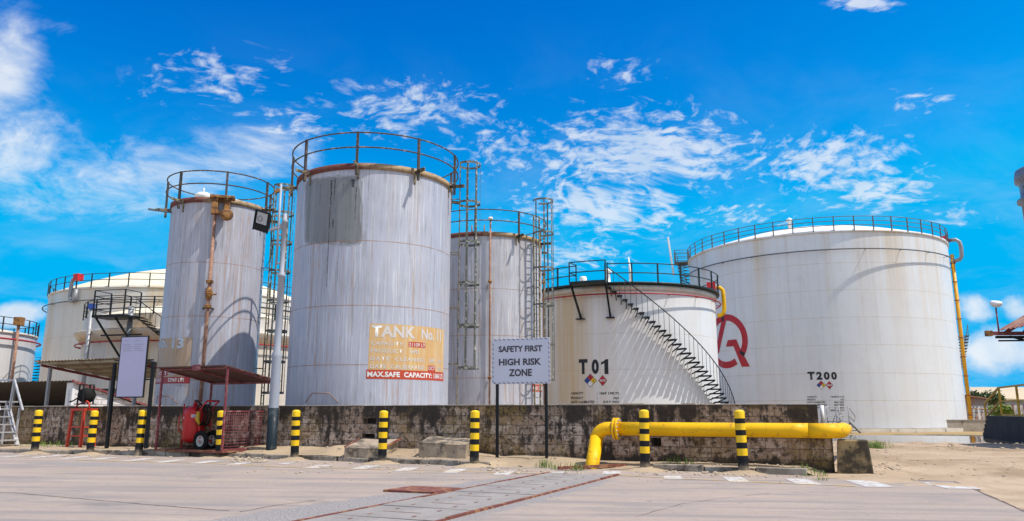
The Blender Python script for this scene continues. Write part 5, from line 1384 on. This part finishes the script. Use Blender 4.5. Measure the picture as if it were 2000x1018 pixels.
x = .05; rng = random.Random(21)
for k in range(9):
    L = 1.0; mb = MB(); c0 = Vector((0, 0, 0))
    fm_ = Matrix.Rotation(dang, 3, 'Z'); t = rng.uniform(.008, .016)
    mb.box((L/2, 0, t/2-.012), (L-.018, wdr-.012, t+.024))
    for sx_, sy_, lx, ly in ((.22, -.30, .09, .035), (.22, .32, .09, .035), (.78, -.33, .09, .035), (.78, .30, .09, .035), (.5, .02+rng.uniform(-.1, .1), .018, .55)):
        i = mb.vs([(sx_-lx/2, sy_-ly/2, t+.003), (sx_+lx/2, sy_-ly/2, t+.003), (sx_+lx/2, sy_+ly/2, t+.003), (sx_-lx/2, sy_+ly/2, t+.003)]); mb.face((i, i+1, i+2, i+3), 1)
    p = cen+dax*x
    o = mb.build('drain_cover', ['cover', 'rustplate'], None, (p.x, p.y, 0), (rng.uniform(-.003, .003), rng.uniform(-.003, .003), dang))
    tag(o, 'grey slotted drain cover, '+ords[k], 'drain cover', 'covers of the road drain'); x += L
mb = MB(); a, b = on_z(1090, 919), on_z(1222, 914); mb.beam(a+Vector((0, 0, .05)), b+Vector((0, 0, .06)), .07, .06)
o = mb.build('rusty_bar', 'rustplate'); tag(o, 'rusty steel bar lying at the foot of the yellow pipe', 'steel bar')
mb = MB(); P = [on_z(748, 961), on_z(848, 965), on_z(902, 954), on_z(806, 950)]
mb.hexa([p+Vector((0, 0, -.01)) for p in P]+[p+Vector((0, 0, h)) for p, h in zip(P, (.035, .03, .010, .010))])
o = mb.build('steel_plate', 'rustplate', bevel=.004); tag(o, 'dark red rusty steel plate lying on the road left of the drain', 'steel plate')
# broken slabs on the verge
def slab(name, P, h, mat='slab', seed=1):
    P = [at_y(*p) for p in P]; rng = random.Random(seed); mb = MB(); V = []
    out = []
    for a, b in zip(P, P[1:]+P[:1]):
        for k in range(6):
            q = k/6; v = a+(b-a)*q; out.append(v+Vector((rng.uniform(-.02, .02), rng.uniform(-.02, .02), rng.uniform(-.008, .008))))
    n = len(out); i = mb.vs(out); j = mb.vs([Vector((v.x+rng.uniform(-.03, .03), v.y+rng.uniform(-.02, .03), .02)) for v in out])
    mb.face([i+k for k in range(n)])
    for k in range(n): mb.face((i+k, i+(k+1) % n, j+(k+1) % n, j+k))
    o = mb.build(name, mat, bevel=.012); return o
o = slab('concrete_slab', [(674, 874, 19.6), (744, 876, 19.35), (777, 858, 20.3), (704, 857, 20.7)], .2, seed=4); tag(o, 'broken concrete slab with rusty rods, leftmost of two on the verge', 'concrete slab', 'concrete slabs lying on the verge')
mb = MB(); a, b = at_y(745, 876, 19.33), at_y(783, 857, 20.25); mb.beam(a, b, .05, .04); a, b = at_y(673, 873, 19.6), at_y(702, 857, 20.68); mb.beam(a, b, .03, .03); mb.build('reinforcing_rod', 'rustplate', o)
o = slab('concrete_slab', [(819, 863, 19.2), (911, 869, 18.75), (921, 857, 19.45), (843, 851, 19.95)], .2, seed=8); tag(o, 'thick plain concrete slab just left of the warning sign', 'concrete slab', 'concrete slabs lying on the verge')

# ------------------------------------------------------------------ red stand with hose reel
sp = at_y(157, 871, 24.7); st_ = thing('hose_stand', 'tall red steel stand against the wall carrying a dark hose reel', 'stand', (sp.x, sp.y, .12), WANG)
hz = at_y(157, 800, 24.7).z-.12
for x, y in ((-.26, -.2), (.26, -.2), (.26, .2), (-.26, .2)):
    mb = MB(); mb.beam((x*1.2, y*1.2, 0), (x, y, hz), .07, .07); mb.build('leg', 'redorange', st_)
mb = MB(); mb.box((0, 0, hz), (.62, .5, .07)); mb.build('top_frame', 'redorange', st_)
mb = MB()
for h in (.35, .62): 
    mb.beam((-.30, -.23, h), (.30, -.23, h), .04, .04); mb.beam((.30, -.23, h), (.30, .23, h), .04, .04)
mb.build('cross_bar', 'redorange', st_)
mb = MB(); mb.tube([(-.26, -.1, hz), (-.22, -.1, hz+.14), (-.05, -.1, hz+.19), (.1, -.1, hz+.2), (.22, -.1, hz+.26), (.34, -.1, hz+.18), (.36, -.1, hz)], .028, 8); mb.build('curved_bar', 'redorange', st_)
rl = thing('hose_reel', 'dark hose reel with handle frame on top of the red stand', 'hose reel', (sp.x, sp.y, .12+hz+.16), WANG)
mb = MB(); ax = Matrix.Rotation(R_(35), 3, 'Z') @ Matrix.Rotation(R_(90), 3, 'X')
mb.lathe([(0, -.14), (.23, -.14), (.235, -.12), (.235, -.115), (.13, -.11), (.13, .11), (.235, .115), (.235, .14), (0, .14)], 26, (.05, 0, .28), axis=ax); mb.build('drum', 'rubber', rl); mb = MB(); mb.lathe([(0, -.146), (.21, -.146), (.215, -.141), (0, -.141)], 26, (.05, 0, .28), axis=ax); mb.build('drum_disc', 'reelred', rl)
mb = MB()
for q in (-1, 1): mb.beam((-.12, q*.18, 0), (-.08, q*.18, .62), .04, .03); mb.beam((.14, q*.18, 0), (.1, q*.18, .62), .04, .03); mb.beam((-.10, q*.18, .62), (.1, q*.18, .62), .04, .03)
mb.beam((-.08, -.18, .62), (-.08, .18, .62), .03, .03); mb.box((0, 0, .01), (.5, .42, .03)); mb.build('reel_frame', 'black', rl)
mb = MB(); mb.tube([(.2, -.05, .2), (-.2, -.1, .22), (-.38, -.12, .12), (-.55, -.12, .08)], [.03, .025, .022, .03], 8); mb.build('hose', 'rubber', rl)

# ------------------------------------------------------------------ aluminium steps over the wall at the far left
fp_ = at_y(34, 866, 25.6)
ss = thing('access_steps', 'aluminium step stile over the wall at the left edge of the photo', 'steps', (fp_.x, fp_.y, .14), WANG)
for y in (0, -.75):
    mb = MB(); mb.beam((0, y, 0), (-.72, y, 1.28), .05, .13, up=(0, 1, 0)); mb.build('stringer', 'alu', ss)
for k in range(5):
    mb = MB(); mb.box((-.04-.14*k-.05, -.375, .16+.25*k), (.22, .70, .04)); mb.build('tread', 'alu', ss)
for y in (0, -.75):
    mb = MB(); mb.beam((-.14, y, .15), (-.10, y, 1.2), .05, .05); mb.beam((-.62, y, 1.1), (-.55, y, 2.12), .06, .06); mb.beam((-.55, y, 2.12), (.06, y, 1.12), .055, .055); mb.beam((-.55, y, 2.12), (-1.6, y, 2.12), .05, .05); mb.build('handrail', 'alu', ss)
mb = MB(); mb.box((-1.25, -.3, 1.40), (1.0, 1.3, .05)); mb.beam((-1.2, .25, .0), (-1.2, .25, 1.38), .06, .06); mb.build('top_platform', 'alu', ss)

# ------------------------------------------------------------------ roofed shelter and white block shed behind the wall on the left
def corrugated(mb, P00, P10, P01, P11, n, amp, th=.012):
    P00, P10, P01, P11 = map(Vector, (P00, P10, P01, P11)); base = len(mb.v)
    for k in range(n*2+1):
        q = k/(n*2); dz = amp*(1 if k % 2 else -1)
        for zz_ in (th/2, -th/2):
            mb.vs([P00+(P10-P00)*q+Vector((0, 0, dz+zz_)), P01+(P11-P01)*q+Vector((0, 0, dz+zz_))])
    for k in range(n*2):
        a = base+k*4; b = a+4
        mb.face((a, b, b+1, a+1)); mb.face((a+2, a+3, b+3, b+2)); mb.face((a, a+2, b+2, b)); mb.face((a+1, b+1, b+3, a+3))
Pc = at_y(68, 706, 31.0)
cn = thing('open_shelter', 'open shelter with corrugated sheet roof behind the wall, left of the notice board', 'shelter', (Pc.x, Pc.y, -.2), WANG)
zf, zb_ = Pc.z+.2, 2.72+.2; L = 5.8; D_ = 3.5
mb = MB(); corrugated(mb, (0, 0, zf), (L, 0, zf), (0, D_, zb_), (L, D_, zb_), 30, .022); rf = mb.build('roof', 'corr', cn)
mb = MB()
for k in range(5):
    q = k/4; y = .12+(D_-.24)*q; z = zf+(zb_-zf)*(y/D_)-.075; mb.beam((.1, y, z), (L-.1, y, z), .05, .09)
mb.build('purlins', 'corr', rf)
for x in (.35, L-.35): mb = MB(); mb.beam((x, .05, zf-.16), (x, D_-.05, zb_-.16), .07, .10); mb.build('rafter', 'redold', rf)
for x in (.5, L-.35):
    for y, z in ((.35, zf-.25), (D_-.3, zb_-.15)): mb = MB(); mb.beam((x, y, 0), (x, y, z), .11, .11); mb.build('post', 'galv', cn)
Qc = at_y(147, 745, 36.0)
bs = thing('block_shed', 'low white block shed with dark open front and rust edged sheet roof, behind the wall', 'shed', (Qc.x, Qc.y, -.3), WANG)
zf = Qc.z+.3; zb_ = 1.47+.3; D_ = 4.0; Lw = 15
mb = MB(); corrugated(mb, (-Lw, -.25, zf+.02), (.12, -.25, zf+.02), (-Lw, D_+.25, zb_-.02), (.12, D_+.25, zb_-.02), 60, .02); mb.build('roof', 'corr_dark', bs)
mb = MB(); mb.beam((.14, -.27, zf+.03), (.14, D_+.27, zb_-.02), .03, .09); mb.build('roof_edge', 'redold', bs)
mb = MB(); P = [(-.12, .05, 0), (0, .05, 0), (0, D_, 0), (-.12, D_, 0), (-.12, .05, zf-.06), (0, .05, zf-.06), (0, D_, zb_-.06), (-.12, D_, zb_-.06)]; mb.hexa(P); mb.build('side_wall', 'whiteblock', bs)
mb = MB(); mb.box((-.20, -.03, (zf-.06)/2), (.42, .14, zf-.06)); pl_ = mb.build('front_pillar', 'white', bs)
rng = random.Random(8)
V, F = text2d('GNIMOSSU', .0, 1.1)
mb = MB(); i = mb.vs([(-.26+.14*v, -.104, 1.55+.95*u) for u, v in V])
for f in F: mb.face([i+k for k in f])
mb.build('lettering', 'inkfaint', pl_, fix=False)
mb = MB(); mb.box((-Lw/2, D_-.1, zb_/2+.55), (Lw, .12, zb_-1.0)); mb.box((-Lw/2, D_*.55, zf-.45), (Lw, .08, .35)); mb.build('back_wall', 'darkroom', bs)  # dark colour stands in for the shade under the shed roof
for x in (-4.5, -9.0, -13.5): mb = MB(); mb.beam((x, .1, 0), (x, .1, zf-.1), .12, .12); mb.build('post', 'galv', bs)

# ------------------------------------------------------------------ step stile beside T200
sp = at_y(1640, 842, 58.0)
sl = thing('step_stile', 'small grey step stile with bent tube handrails at the foot of T200', 'steps', (sp.x, sp.y, -.42), R_(28))
for y in (-.55, .55):
    mb = MB(); mb.tube([(-1.5, y, .55), (-.62, y, 1.95), (.45, y, 1.95), (1.15, y, 1.25), (1.0, y, .85), (.5, y, 1.25), (.45, y, 1.3), (-.55, y, 1.3), (-1.3, y, .2)], .035, 7)
    mb.tube([(-.55, y, .3), (-.55, y, 1.95)], .035, 6); mb.tube([(.45, y, .3), (.45, y, 1.95)], .035, 6); mb.build('handrail', 'galv', sl)
    mb = MB(); mb.beam((-1.5, y, 0), (-.5, y, .85), .05, .16, up=(0, 1, 0)); mb.build('stringer', 'galv', sl); mb = MB(); mb.beam((1.6, y, 0), (.45, y, .85), .05, .16, up=(0, 1, 0)); mb.build('stringer', 'galv', sl)
for x, z in ((-1.25, .2), (-.95, .45), (-.68, .68), (.72, .68), (1.0, .45), (1.3, .2)): mb = MB(); mb.box((x, 0, z), (.28, 1.1, .05)); mb.build('tread', 'galv', sl)
mb = MB(); mb.box((0, 0, .87), (1.1, 1.2, .06)); mb.build('top_platform', 'galv', sl)

# ------------------------------------------------------------------ right edge: dark loading platform, canopy corner, vessel
A = Vector((25.0, 40.8)); B = Vector((20.6, 29.0)); dAB = (B-A).normalized(); nAB = Vector((-dAB.y, dAB.x))
if nAB.x < 0: nAB = -nAB
lang = math.atan2(dAB.y, dAB.x)
pf = thing('loading_platform', 'dark concrete loading platform with stepped end and yellow railing', 'platform', (A.x, A.y, -.45), lang)
side = 1 if (Matrix.Rotation(lang, 3, 'Z') @ Vector((0, 1, 0))).x > 0 else -1
Lp = (B-A).length; tp = .98+.45
mb = MB(); mb.box((Lp/2, side*4, tp/2), (Lp, 8, tp))
for k in range(5): 
    h = tp-.22*(k+1); mb.box((-.16-.32*k-.001, side*2.5, h/2), (.318, 5, h))
mb.build('platform_body', 'darkconc', pf)
mb = MB(); xs = [2.9, 6.2, 9.5, 12.4]
for x in xs: mb.beam((x, side*.12, tp), (x, side*.12, tp+1.38), .085, .085)
mb.beam((2.9, side*.12, tp+1.38), (Lp, side*.12, tp+1.38), .08, .08); mb.beam((2.9, side*.12, tp+.72), (Lp, side*.12, tp+.72), .06, .06); mb.beam((2.9, side*.12, tp+.06), (Lp, side*.12, tp+.06), .05, .09)
mb.beam((2.9, side*.12, tp+1.38), (-.6, side*.12, tp+.62), .08, .08); mb.beam((2.9, side*.12, tp+.72), (.0, side*.12, tp+.04), .07, .07); mb.beam((-.6, side*.12, tp-.2), (-.6, side*.12, tp+.62), .08, .08)
mb.build('railing', 'yellowdark', pf)

cY = 30.0
Pc = at_y(1948, 646, cY); Pd = at_y(2000, 616, cY); sl_ = (Pd.z-Pc.z)/(Pd.x-Pc.x)
ca = thing('station_canopy', 'corner of a red steel canopy truss reaching in from the right edge', 'canopy', (Pc.x, cY, -.1))
z0 = Pc.z+.1; W_ = 7.0; zr = z0+W_*sl_
mb = MB(); corrugated(mb, (0, 0, z0), (0, -11, z0), (W_, 0, zr), (W_, -11, zr), 40, .03, .02); corrugated(mb, (W_*2, 0, z0), (W_*2, -11, z0), (W_+.01, 0, zr), (W_+.01, -11, zr), 40, .03, .02); mb.build('roof', 'rustroof', ca)
mb = MB()
for y in (-.1, -3.5, -7, -10.6):
    mb.beam((-.3, y, z0-.12), (W_*2+.3, y, z0-.12), .12, .14); mb.beam((.25, y, z0-.08), (W_, y, zr-.25), .1, .12); mb.beam((W_*2-.25, y, z0-.08), (W_, y, zr-.25), .1, .12)
    for x in (1.8, 3.5, 5.2, 8.8, 10.5, 12.2): mb.beam((x, y, z0-.12), (x, y, z0+(min(x, 2*W_-x))*sl_-.2), .07, .07)
    for xa, xb in ((1.8, .9), (3.5, 1.8), (5.2, 3.5)): mb.beam((xb, y, z0-.12), (xa, y, z0+xa*sl_-.2), .06, .06)
tr = mb.build('truss', 'redold', ca)
mb = MB(); mb.beam((-.12, -.05, z0-.26), (W_*2, -.05, z0-.26), .10, .10); mb.beam((.4, -.12, z0-.24), (4.5, -.12, z0-1.35), .07, .07); mb.beam((0, 0, z0-.40), (W_, 0, z0-.33), .06, .06); mb.build('lower_beam', 'black', ca)
for x, y in ((W_-1.2, -3), (W_-1.2, -9)): mb = MB(); mb.beam((x, y, 0), (x, y, z0-.1), .3, .3); mb.build('column', 'white', ca)
lm = thing('canopy_lamp', 'small white lamp head on a thin stem above the canopy corner', 'lamp', (Pc.x+.02, cY-.05, Pc.z-.02))
hh = at_y(1946, 600, cY).z-Pc.z
mb = MB(); mb.tube([(0, 0, -.05), (.0, 0, hh)], .03, 8); mb.build('stem', 'redold', lm)
mb = MB(Matrix.Translation((0.02, 0, hh+.12)) @ Matrix.Rotation(R_(18), 4, 'X')); mb.lathe([(0, -.10), (.12, -.09), (.21, 0), (.22, .08), (.18, .13), (0, .15)], 20); mb.build('lamp_head', 'white', lm, bevel=.01)
bx = thing('junction_box', 'small rusty box on a bracket at the tip of the canopy truss', 'box', (Pc.x-.42, cY-.1, Pc.z-.12))
mb = MB(); mb.box((0, 0, 0), (.22, .2, .22)); mb.build('box_body', 'rustbox', bx, bevel=.015); mb = MB(); mb.beam((.11, 0, 0), (.38, 0, -.02), .07, .07); mb.build('bracket', 'black', bx)

vc = at_y(2058, 334, 46.0)
vs_ = thing('vessel', 'grey upright vessel with flanged rim cut off by the right edge', 'vessel', (vc.x, vc.y, -.4))
zt = vc.z+.4; rv = vc.x-at_y(2008, 400, 46).x
mb = MB(); mb.lathe([(rv, 0), (rv, zt-1.9), (rv*1.12, zt-1.85), (rv*1.12, zt-1.7), (rv, zt-1.65), (rv, zt-.9), (rv*1.02, zt-.6), (rv*1.12, zt-.5), (rv*1.12, zt-.2), (rv*1.08, zt+.2), (rv*.75, zt+.5), (0, zt+.7)], 64); mb.build('vessel_body', 'vessel', vs_)
mb = MB(); mb.tube([(-rv*1.05, -rv*.35, zt-1.15), (-rv*.8, -rv*.75, zt-.95), (-rv*.5, -rv*1.05, zt-.5), (-rv*.1, -rv*1.2, zt-.3)], .22, 10); mb.lathe([(0, 0), (.48, .02), (.48, .1), (0, .1)], 18, (-rv*1.05, -rv*.35, zt-1.25)); mb.build('nozzle', 'greyrail', vs_)

# ------------------------------------------------------------------ far background on the right
def atg(px, py, Y): return at_y(px, py, Y)
a, b = atg(1897, 775, 120), atg(2120, 775, 120); rz = atg(1955, 757, 120).z; ez = atg(1897, 774, 120).z
wh = thing('warehouse', 'long beige roofed warehouse far behind the tree on the right', 'warehouse', (a.x, 120, -.5))
Wd = b.x-a.x; e_ = ez+.5; r_z = rz+.5; g = atg(1955, 757, 120).x-a.x
mb = MB(); mb.hexa([(0, 0, 0), (Wd, 0, 0), (Wd, 16, 0), (0, 16, 0), (0, 0, e_-.3), (Wd, 0, e_-.3-1.2), (Wd, 16, e_-.3), (0, 16, e_-.3)]); mb.build('wall', 'galv', wh)
mb = MB(); mb.hexa([(-.5, -.5, e_-.3), (Wd, -.5, e_-1.4), (Wd, 8, r_z), (g, 8, r_z), (-.5, -.5, e_), (Wd, -.5, e_-1.1), (Wd, 8, r_z+.3), (g, 8, r_z+.3)]); mb.build('roof', 'beige', wh)
a = atg(1886, 800, 85); b = atg(1931, 800, 85); z1 = atg(1893, 773, 85).z+.5; z2 = atg(1930, 781, 85).z+.5
rs = thing('sheet_shed', 'rusty grey sheet metal shed beyond the right side of T200', 'shed', (a.x, 85, -.5))
Wd = b.x-a.x; mb = MB(); mb.hexa([(0, 0, 0), (Wd, 0, 0), (Wd, 8, 0), (0, 8, 0), (0, 0, z1), (Wd, 0, z2), (Wd, 8, z2-.3), (0, 8, z1-.3)]); mb.build('wall', 'rustsheet', rs)
mb = MB(); mb.hexa([(-.2, -.3, z1+.004), (Wd+.2, -.3, z2+.004), (Wd+.2, 8.2, z2-.3+.004), (-.2, 8.2, z1-.3+.004), (-.2, -.3, z1+.12), (Wd+.2, -.3, z2+.12), (Wd+.2, 8.2, z2-.18), (-.2, 8.2, z1-.18)]); mb.build('roof', 'rustroof', rs)
a = atg(1884, 832, 64); b = atg(1945, 832, 64)
lw = thing('low_wall', 'low grey concrete wall beyond the orange downpipe', 'wall', (a.x, 64, -.6)); mb = MB(); mb.box(((b.x-a.x)/2, .1, .55), (b.x-a.x+4, .25, 1.0)); mb.box(((b.x-a.x)/2, .1, 1.08), (b.x-a.x+4.1, .33, .06)); mb.build('wall_body', 'concrete', lw)
tz = atg(1900, 793, 70).z+.6
tr_ = thing('pipe_rack', 'rack of pale pipes and posts between T200 and the dark platform', 'pipe rack', (atg(1886, 800, 70).x, 70, -.6))
Wd = atg(1938, 800, 70).x-atg(1886, 800, 70).x; rng = random.Random(3)
mb = MB()
for k in range(10): x = Wd*k/9+rng.uniform(-.1, .1); mb.beam((x, rng.uniform(-.4, .4), 0), (x, 0, tz*rng.uniform(.75, 1.0)), .10, .10)
mb.build('posts', 'white', tr_)
mb = MB()
for z in (tz*.55, tz*.72, tz*.9): mb.tube([(-.3, rng.uniform(-.3, .3), z), (Wd+.3, rng.uniform(-.3, .3), z+rng.uniform(-.1, .1))], .06, 6)
for k in range(4): x = Wd*rng.uniform(0, .8); mb.tube([(x, -.3, .4), (x+Wd*.2, -.3, tz*.7)], .05, 6)
mb.build('pipes', 'rustpipe', tr_)
for k, (px0, px1, Y, top, mat, lb) in enumerate(((1888, 1936, 76, 792, 'galv', 'pale panel fence behind the rack of pipes'), (1944, 2080, 72, 790, 'redold', 'pale mesh fence seen through the yellow railing'))):
    a, b = atg(px0, 800, Y), atg(px1, 800, Y); h = atg(px0, top, Y).z+.6; W_ = b.x-a.x
    fe = thing('panel_fence', lb, 'fence', (a.x, Y, -.6)); n = 7 if k == 0 else 12
    mb = MB()
    for i in range(n): mb.box((W_*(i+.5)/n, 0, h/2), (W_/n*.86, .04, h*.94))
    mb.build('panels', 'whiteblock', fe)
    mb = MB()
    for i in range(n+1): mb.beam((W_*i/n, -.05, 0), (W_*i/n, -.05, h), .12, .12)
    mb.beam((0, -.05, h*.6), (W_, -.05, h*.6), .08, .08); mb.build('posts', mat, fe)
def tree(name, label, loc, h, rx, mat, seed, n=1500, leaf=.22):
    rng = random.Random(seed); t = thing(name, label, 'tree', loc)
    mb = MB(); mb.tube([(0, 0, 0), (.1, 0, h*.3), (.0, .1, h*.62)], [h*.045, h*.035, h*.02], 8)
    cl = []
    for k in range(16):
        a = rng.uniform(0, 6.28); r = rx*math.sqrt(rng.random())*.8; z = h*(.55+.38*rng.random()*(1-.4*r/rx)); c = Vector((r*math.cos(a), r*math.sin(a), z)); cl.append((c, rx*rng.uniform(.22, .42)))
        mb.tube([(0, 0, h*.4), tuple(c*.55+Vector((0, 0, h*.2))), tuple(c)], [h*.02, h*.012, h*.006], 5)
    mb.build('trunk', 'bark', t)
    mb = MB()
    for k in range(n):
        c, r = rng.choice(cl); d = Vector((rng.gauss(0, 1), rng.gauss(0, 1), rng.gauss(0, .7))); d = d.normalized()*r*(rng.random()**.45); p = c+d
        u = Vector((rng.gauss(0, 1), rng.gauss(0, 1), rng.gauss(0, 1))).normalized(); v = u.cross(Vector((rng.gauss(0, 1), rng.gauss(0, 1), 1))).normalized(); s_ = leaf*rng.uniform(.6, 1.4)
        i = mb.vs([p-u*s_, p+v*s_*.5, p+u*s_, p-v*s_*.5]); mb.face((i, i+1, i+2, i+3))
    mb.build('crown', mat, t, fix=False)
a = atg(1925, 800, 105); tree('tree', 'green tree in front of the beige roofed warehouse', (a.x, 105, -.6), atg(1925, 764, 105).z+.8, 2.4, 'leaf', 4, 1800, .2)
a = atg(1905, 800, 108); tree('tree', 'smaller green tree between the sheet shed roof and the warehouse', (a.x, 108, -.6), atg(1905, 772, 108).z+.8, 1.5, 'leaf', 9, 900, .2)
a = atg(1957, 805, 66); tree('shrub', 'bright yellow green shrub behind the yellow railing', (a.x, 66, -.6), atg(1957, 784, 66).z+.6, .9, 'leaf_b', 6, 700, .16)

# ------------------------------------------------------------------ loose stones, grass
def rock(mb, p, r, rng):
    n = 7; base = len(mb.v); rings = ((-.5, .7), (.1, 1.0), (.55, .65)); rot = rng.uniform(0, 6.28); sx, sy, sz = rng.uniform(.7, 1.3), rng.uniform(.7, 1.2), rng.uniform(.5, .9)
    for z, q in rings:
        for k in range(n):
            a = 2*math.pi*k/n+rot; rr = r*q*rng.uniform(.75, 1.2); mb.vs([(p[0]+rr*math.cos(a)*sx, p[1]+rr*math.sin(a)*sy, p[2]+r*z*sz+rng.uniform(-.1, .1)*r)])
    mb.vs([(p[0], p[1], p[2]+r*.8*sz)]); top = len(mb.v)-1
    for j in range(2):
        for k in range(n): mb.face((base+j*n+k, base+j*n+(k+1) % n, base+(j+1)*n+(k+1) % n, base+(j+1)*n+k))
    for k in range(n): mb.face((base+2*n+k, base+2*n+(k+1) % n, top))
bpy.context.view_layer.update()
from mathutils.bvhtree import BVHTree
dg = bpy.context.evaluated_depsgraph_get()
trees_ = [BVHTree.FromObject(verge, dg), BVHTree.FromObject(bpy.data.objects['ground'], dg), BVHTree.FromObject(road, dg)]
def drop(x, y):
    best = -9
    for t in trees_:
        h = t.ray_cast(Vector((x, y, 5)), Vector((0, 0, -1)))
        if h[0] is not None: best = max(best, h[0].z)
    return best if best > -9 else 0.0
rng = random.Random(31); mb = MB()
def px_scatter(x0, x1, y0, y1, n, r0, r1, zz=.1):
    for k in range(n):
        p = on_z(rng.uniform(x0, x1), rng.uniform(y0, y1), zz); z = drop(p.x, p.y); r = r0+(r1-r0)*rng.random()**3
        rock(mb, (p.x, p.y, z+r*.2), r, rng)
px_scatter(440, 520, 871, 888, 90, .015, .08, .2); px_scatter(30, 420, 870, 884, 260, .008, .05, .13); px_scatter(560, 960, 880, 900, 220, .006, .04, .15); px_scatter(1290, 1600, 900, 922, 260, .006, .035, .1); px_scatter(40, 1750, 893, 945, 420, .004, .018, 0); px_scatter(470, 1000, 868, 906, 260, .006, .045, .2); px_scatter(100, 1900, 930, 1010, 120, .003, .012, 0); px_scatter(955, 1150, 893, 916, 170, .012, .06); px_scatter(1230, 1290, 905, 918, 40, .012, .05); px_scatter(1290, 1600, 900, 922, 170, .012, .045, .1)
px_scatter(1370, 1425, 922, 928, 40, .015, .07, 0.0); px_scatter(60, 330, 869, 884, 140, .012, .05, .13); px_scatter(560, 960, 872, 900, 110, .01, .05, .15)
px_scatter(1610, 1760, 875, 925, 260, .008, .05, 0.0); px_scatter(1640, 2000, 862, 935, 300, .008, .04, 0.0); px_scatter(1640, 2000, 850, 880, 60, .02, .09, -.1); px_scatter(700, 1700, 905, 945, 90, .006, .022, 0)
px_scatter(1850, 2000, 862, 885, 90, .02, .09, -.1)
o = mb.build('gravel', 'rock'); tag(o, 'loose stones and gravel scattered along the verge and the sandy ground', 'gravel', kind='stuff')
mb = MB()
def tuft(px, py, n, h, spread, z=.12):
    c = on_z(px, py, z)
    for k in range(n):
        x, y = c.x+rng.gauss(0, spread), c.y+rng.gauss(0, spread*.5); zz_ = drop(x, y)-.01; a = rng.uniform(0, 6.28); L = h*rng.uniform(.4, 1.1); w_ = rng.uniform(.004, .009); bend = rng.uniform(.1, .6)*L
        d = Vector((math.cos(a), math.sin(a), 0)); e = Vector((-d.y, d.x, 0)); b0 = Vector((x, y, zz_))
        i = mb.vs([b0-e*w_, b0+e*w_, b0+d*bend*.35+Vector((0, 0, L*.6))+e*w_*.8, b0+d*bend*.35+Vector((0, 0, L*.6))-e*w_*.8, b0+d*bend+Vector((0, 0, L))])
        mb.face((i, i+1, i+2, i+3)); mb.face((i+3, i+2, i+4))
for px, py, n, h, s_ in ((1062, 903, 40, .26, .10), (1098, 906, 40, .22, .14), (1125, 908, 26, .2, .1), (1322, 905, 40, .22, .15), (1345, 905, 20, .15, .1), (1410, 904, 12, .16, .06), (1480, 905, 26, .22, .12), (1500, 905, 46, .28, .16), (1525, 906, 20, .2, .08),
                         (1575, 915, 30, .16, .15), (1590, 918, 26, .14, .12), (1600, 925, 20, .10, .12), (75, 872, 40, .2, .25), (110, 871, 60, .2, .35), (130, 872, 30, .18, .2), (240, 872, 20, .14, .2), (900, 882, 14, .12, .1)):
    tuft(px, py, n, h, s_)
for k in range(46): tuft(rng.uniform(1655, 1725), rng.uniform(872, 880), 16, .22, .22, -.05)
o = mb.build('grass', 'grass', fix=False); tag(o, 'thin green grass tufts along the wall foot and by the puddle', 'grass', kind='stuff')
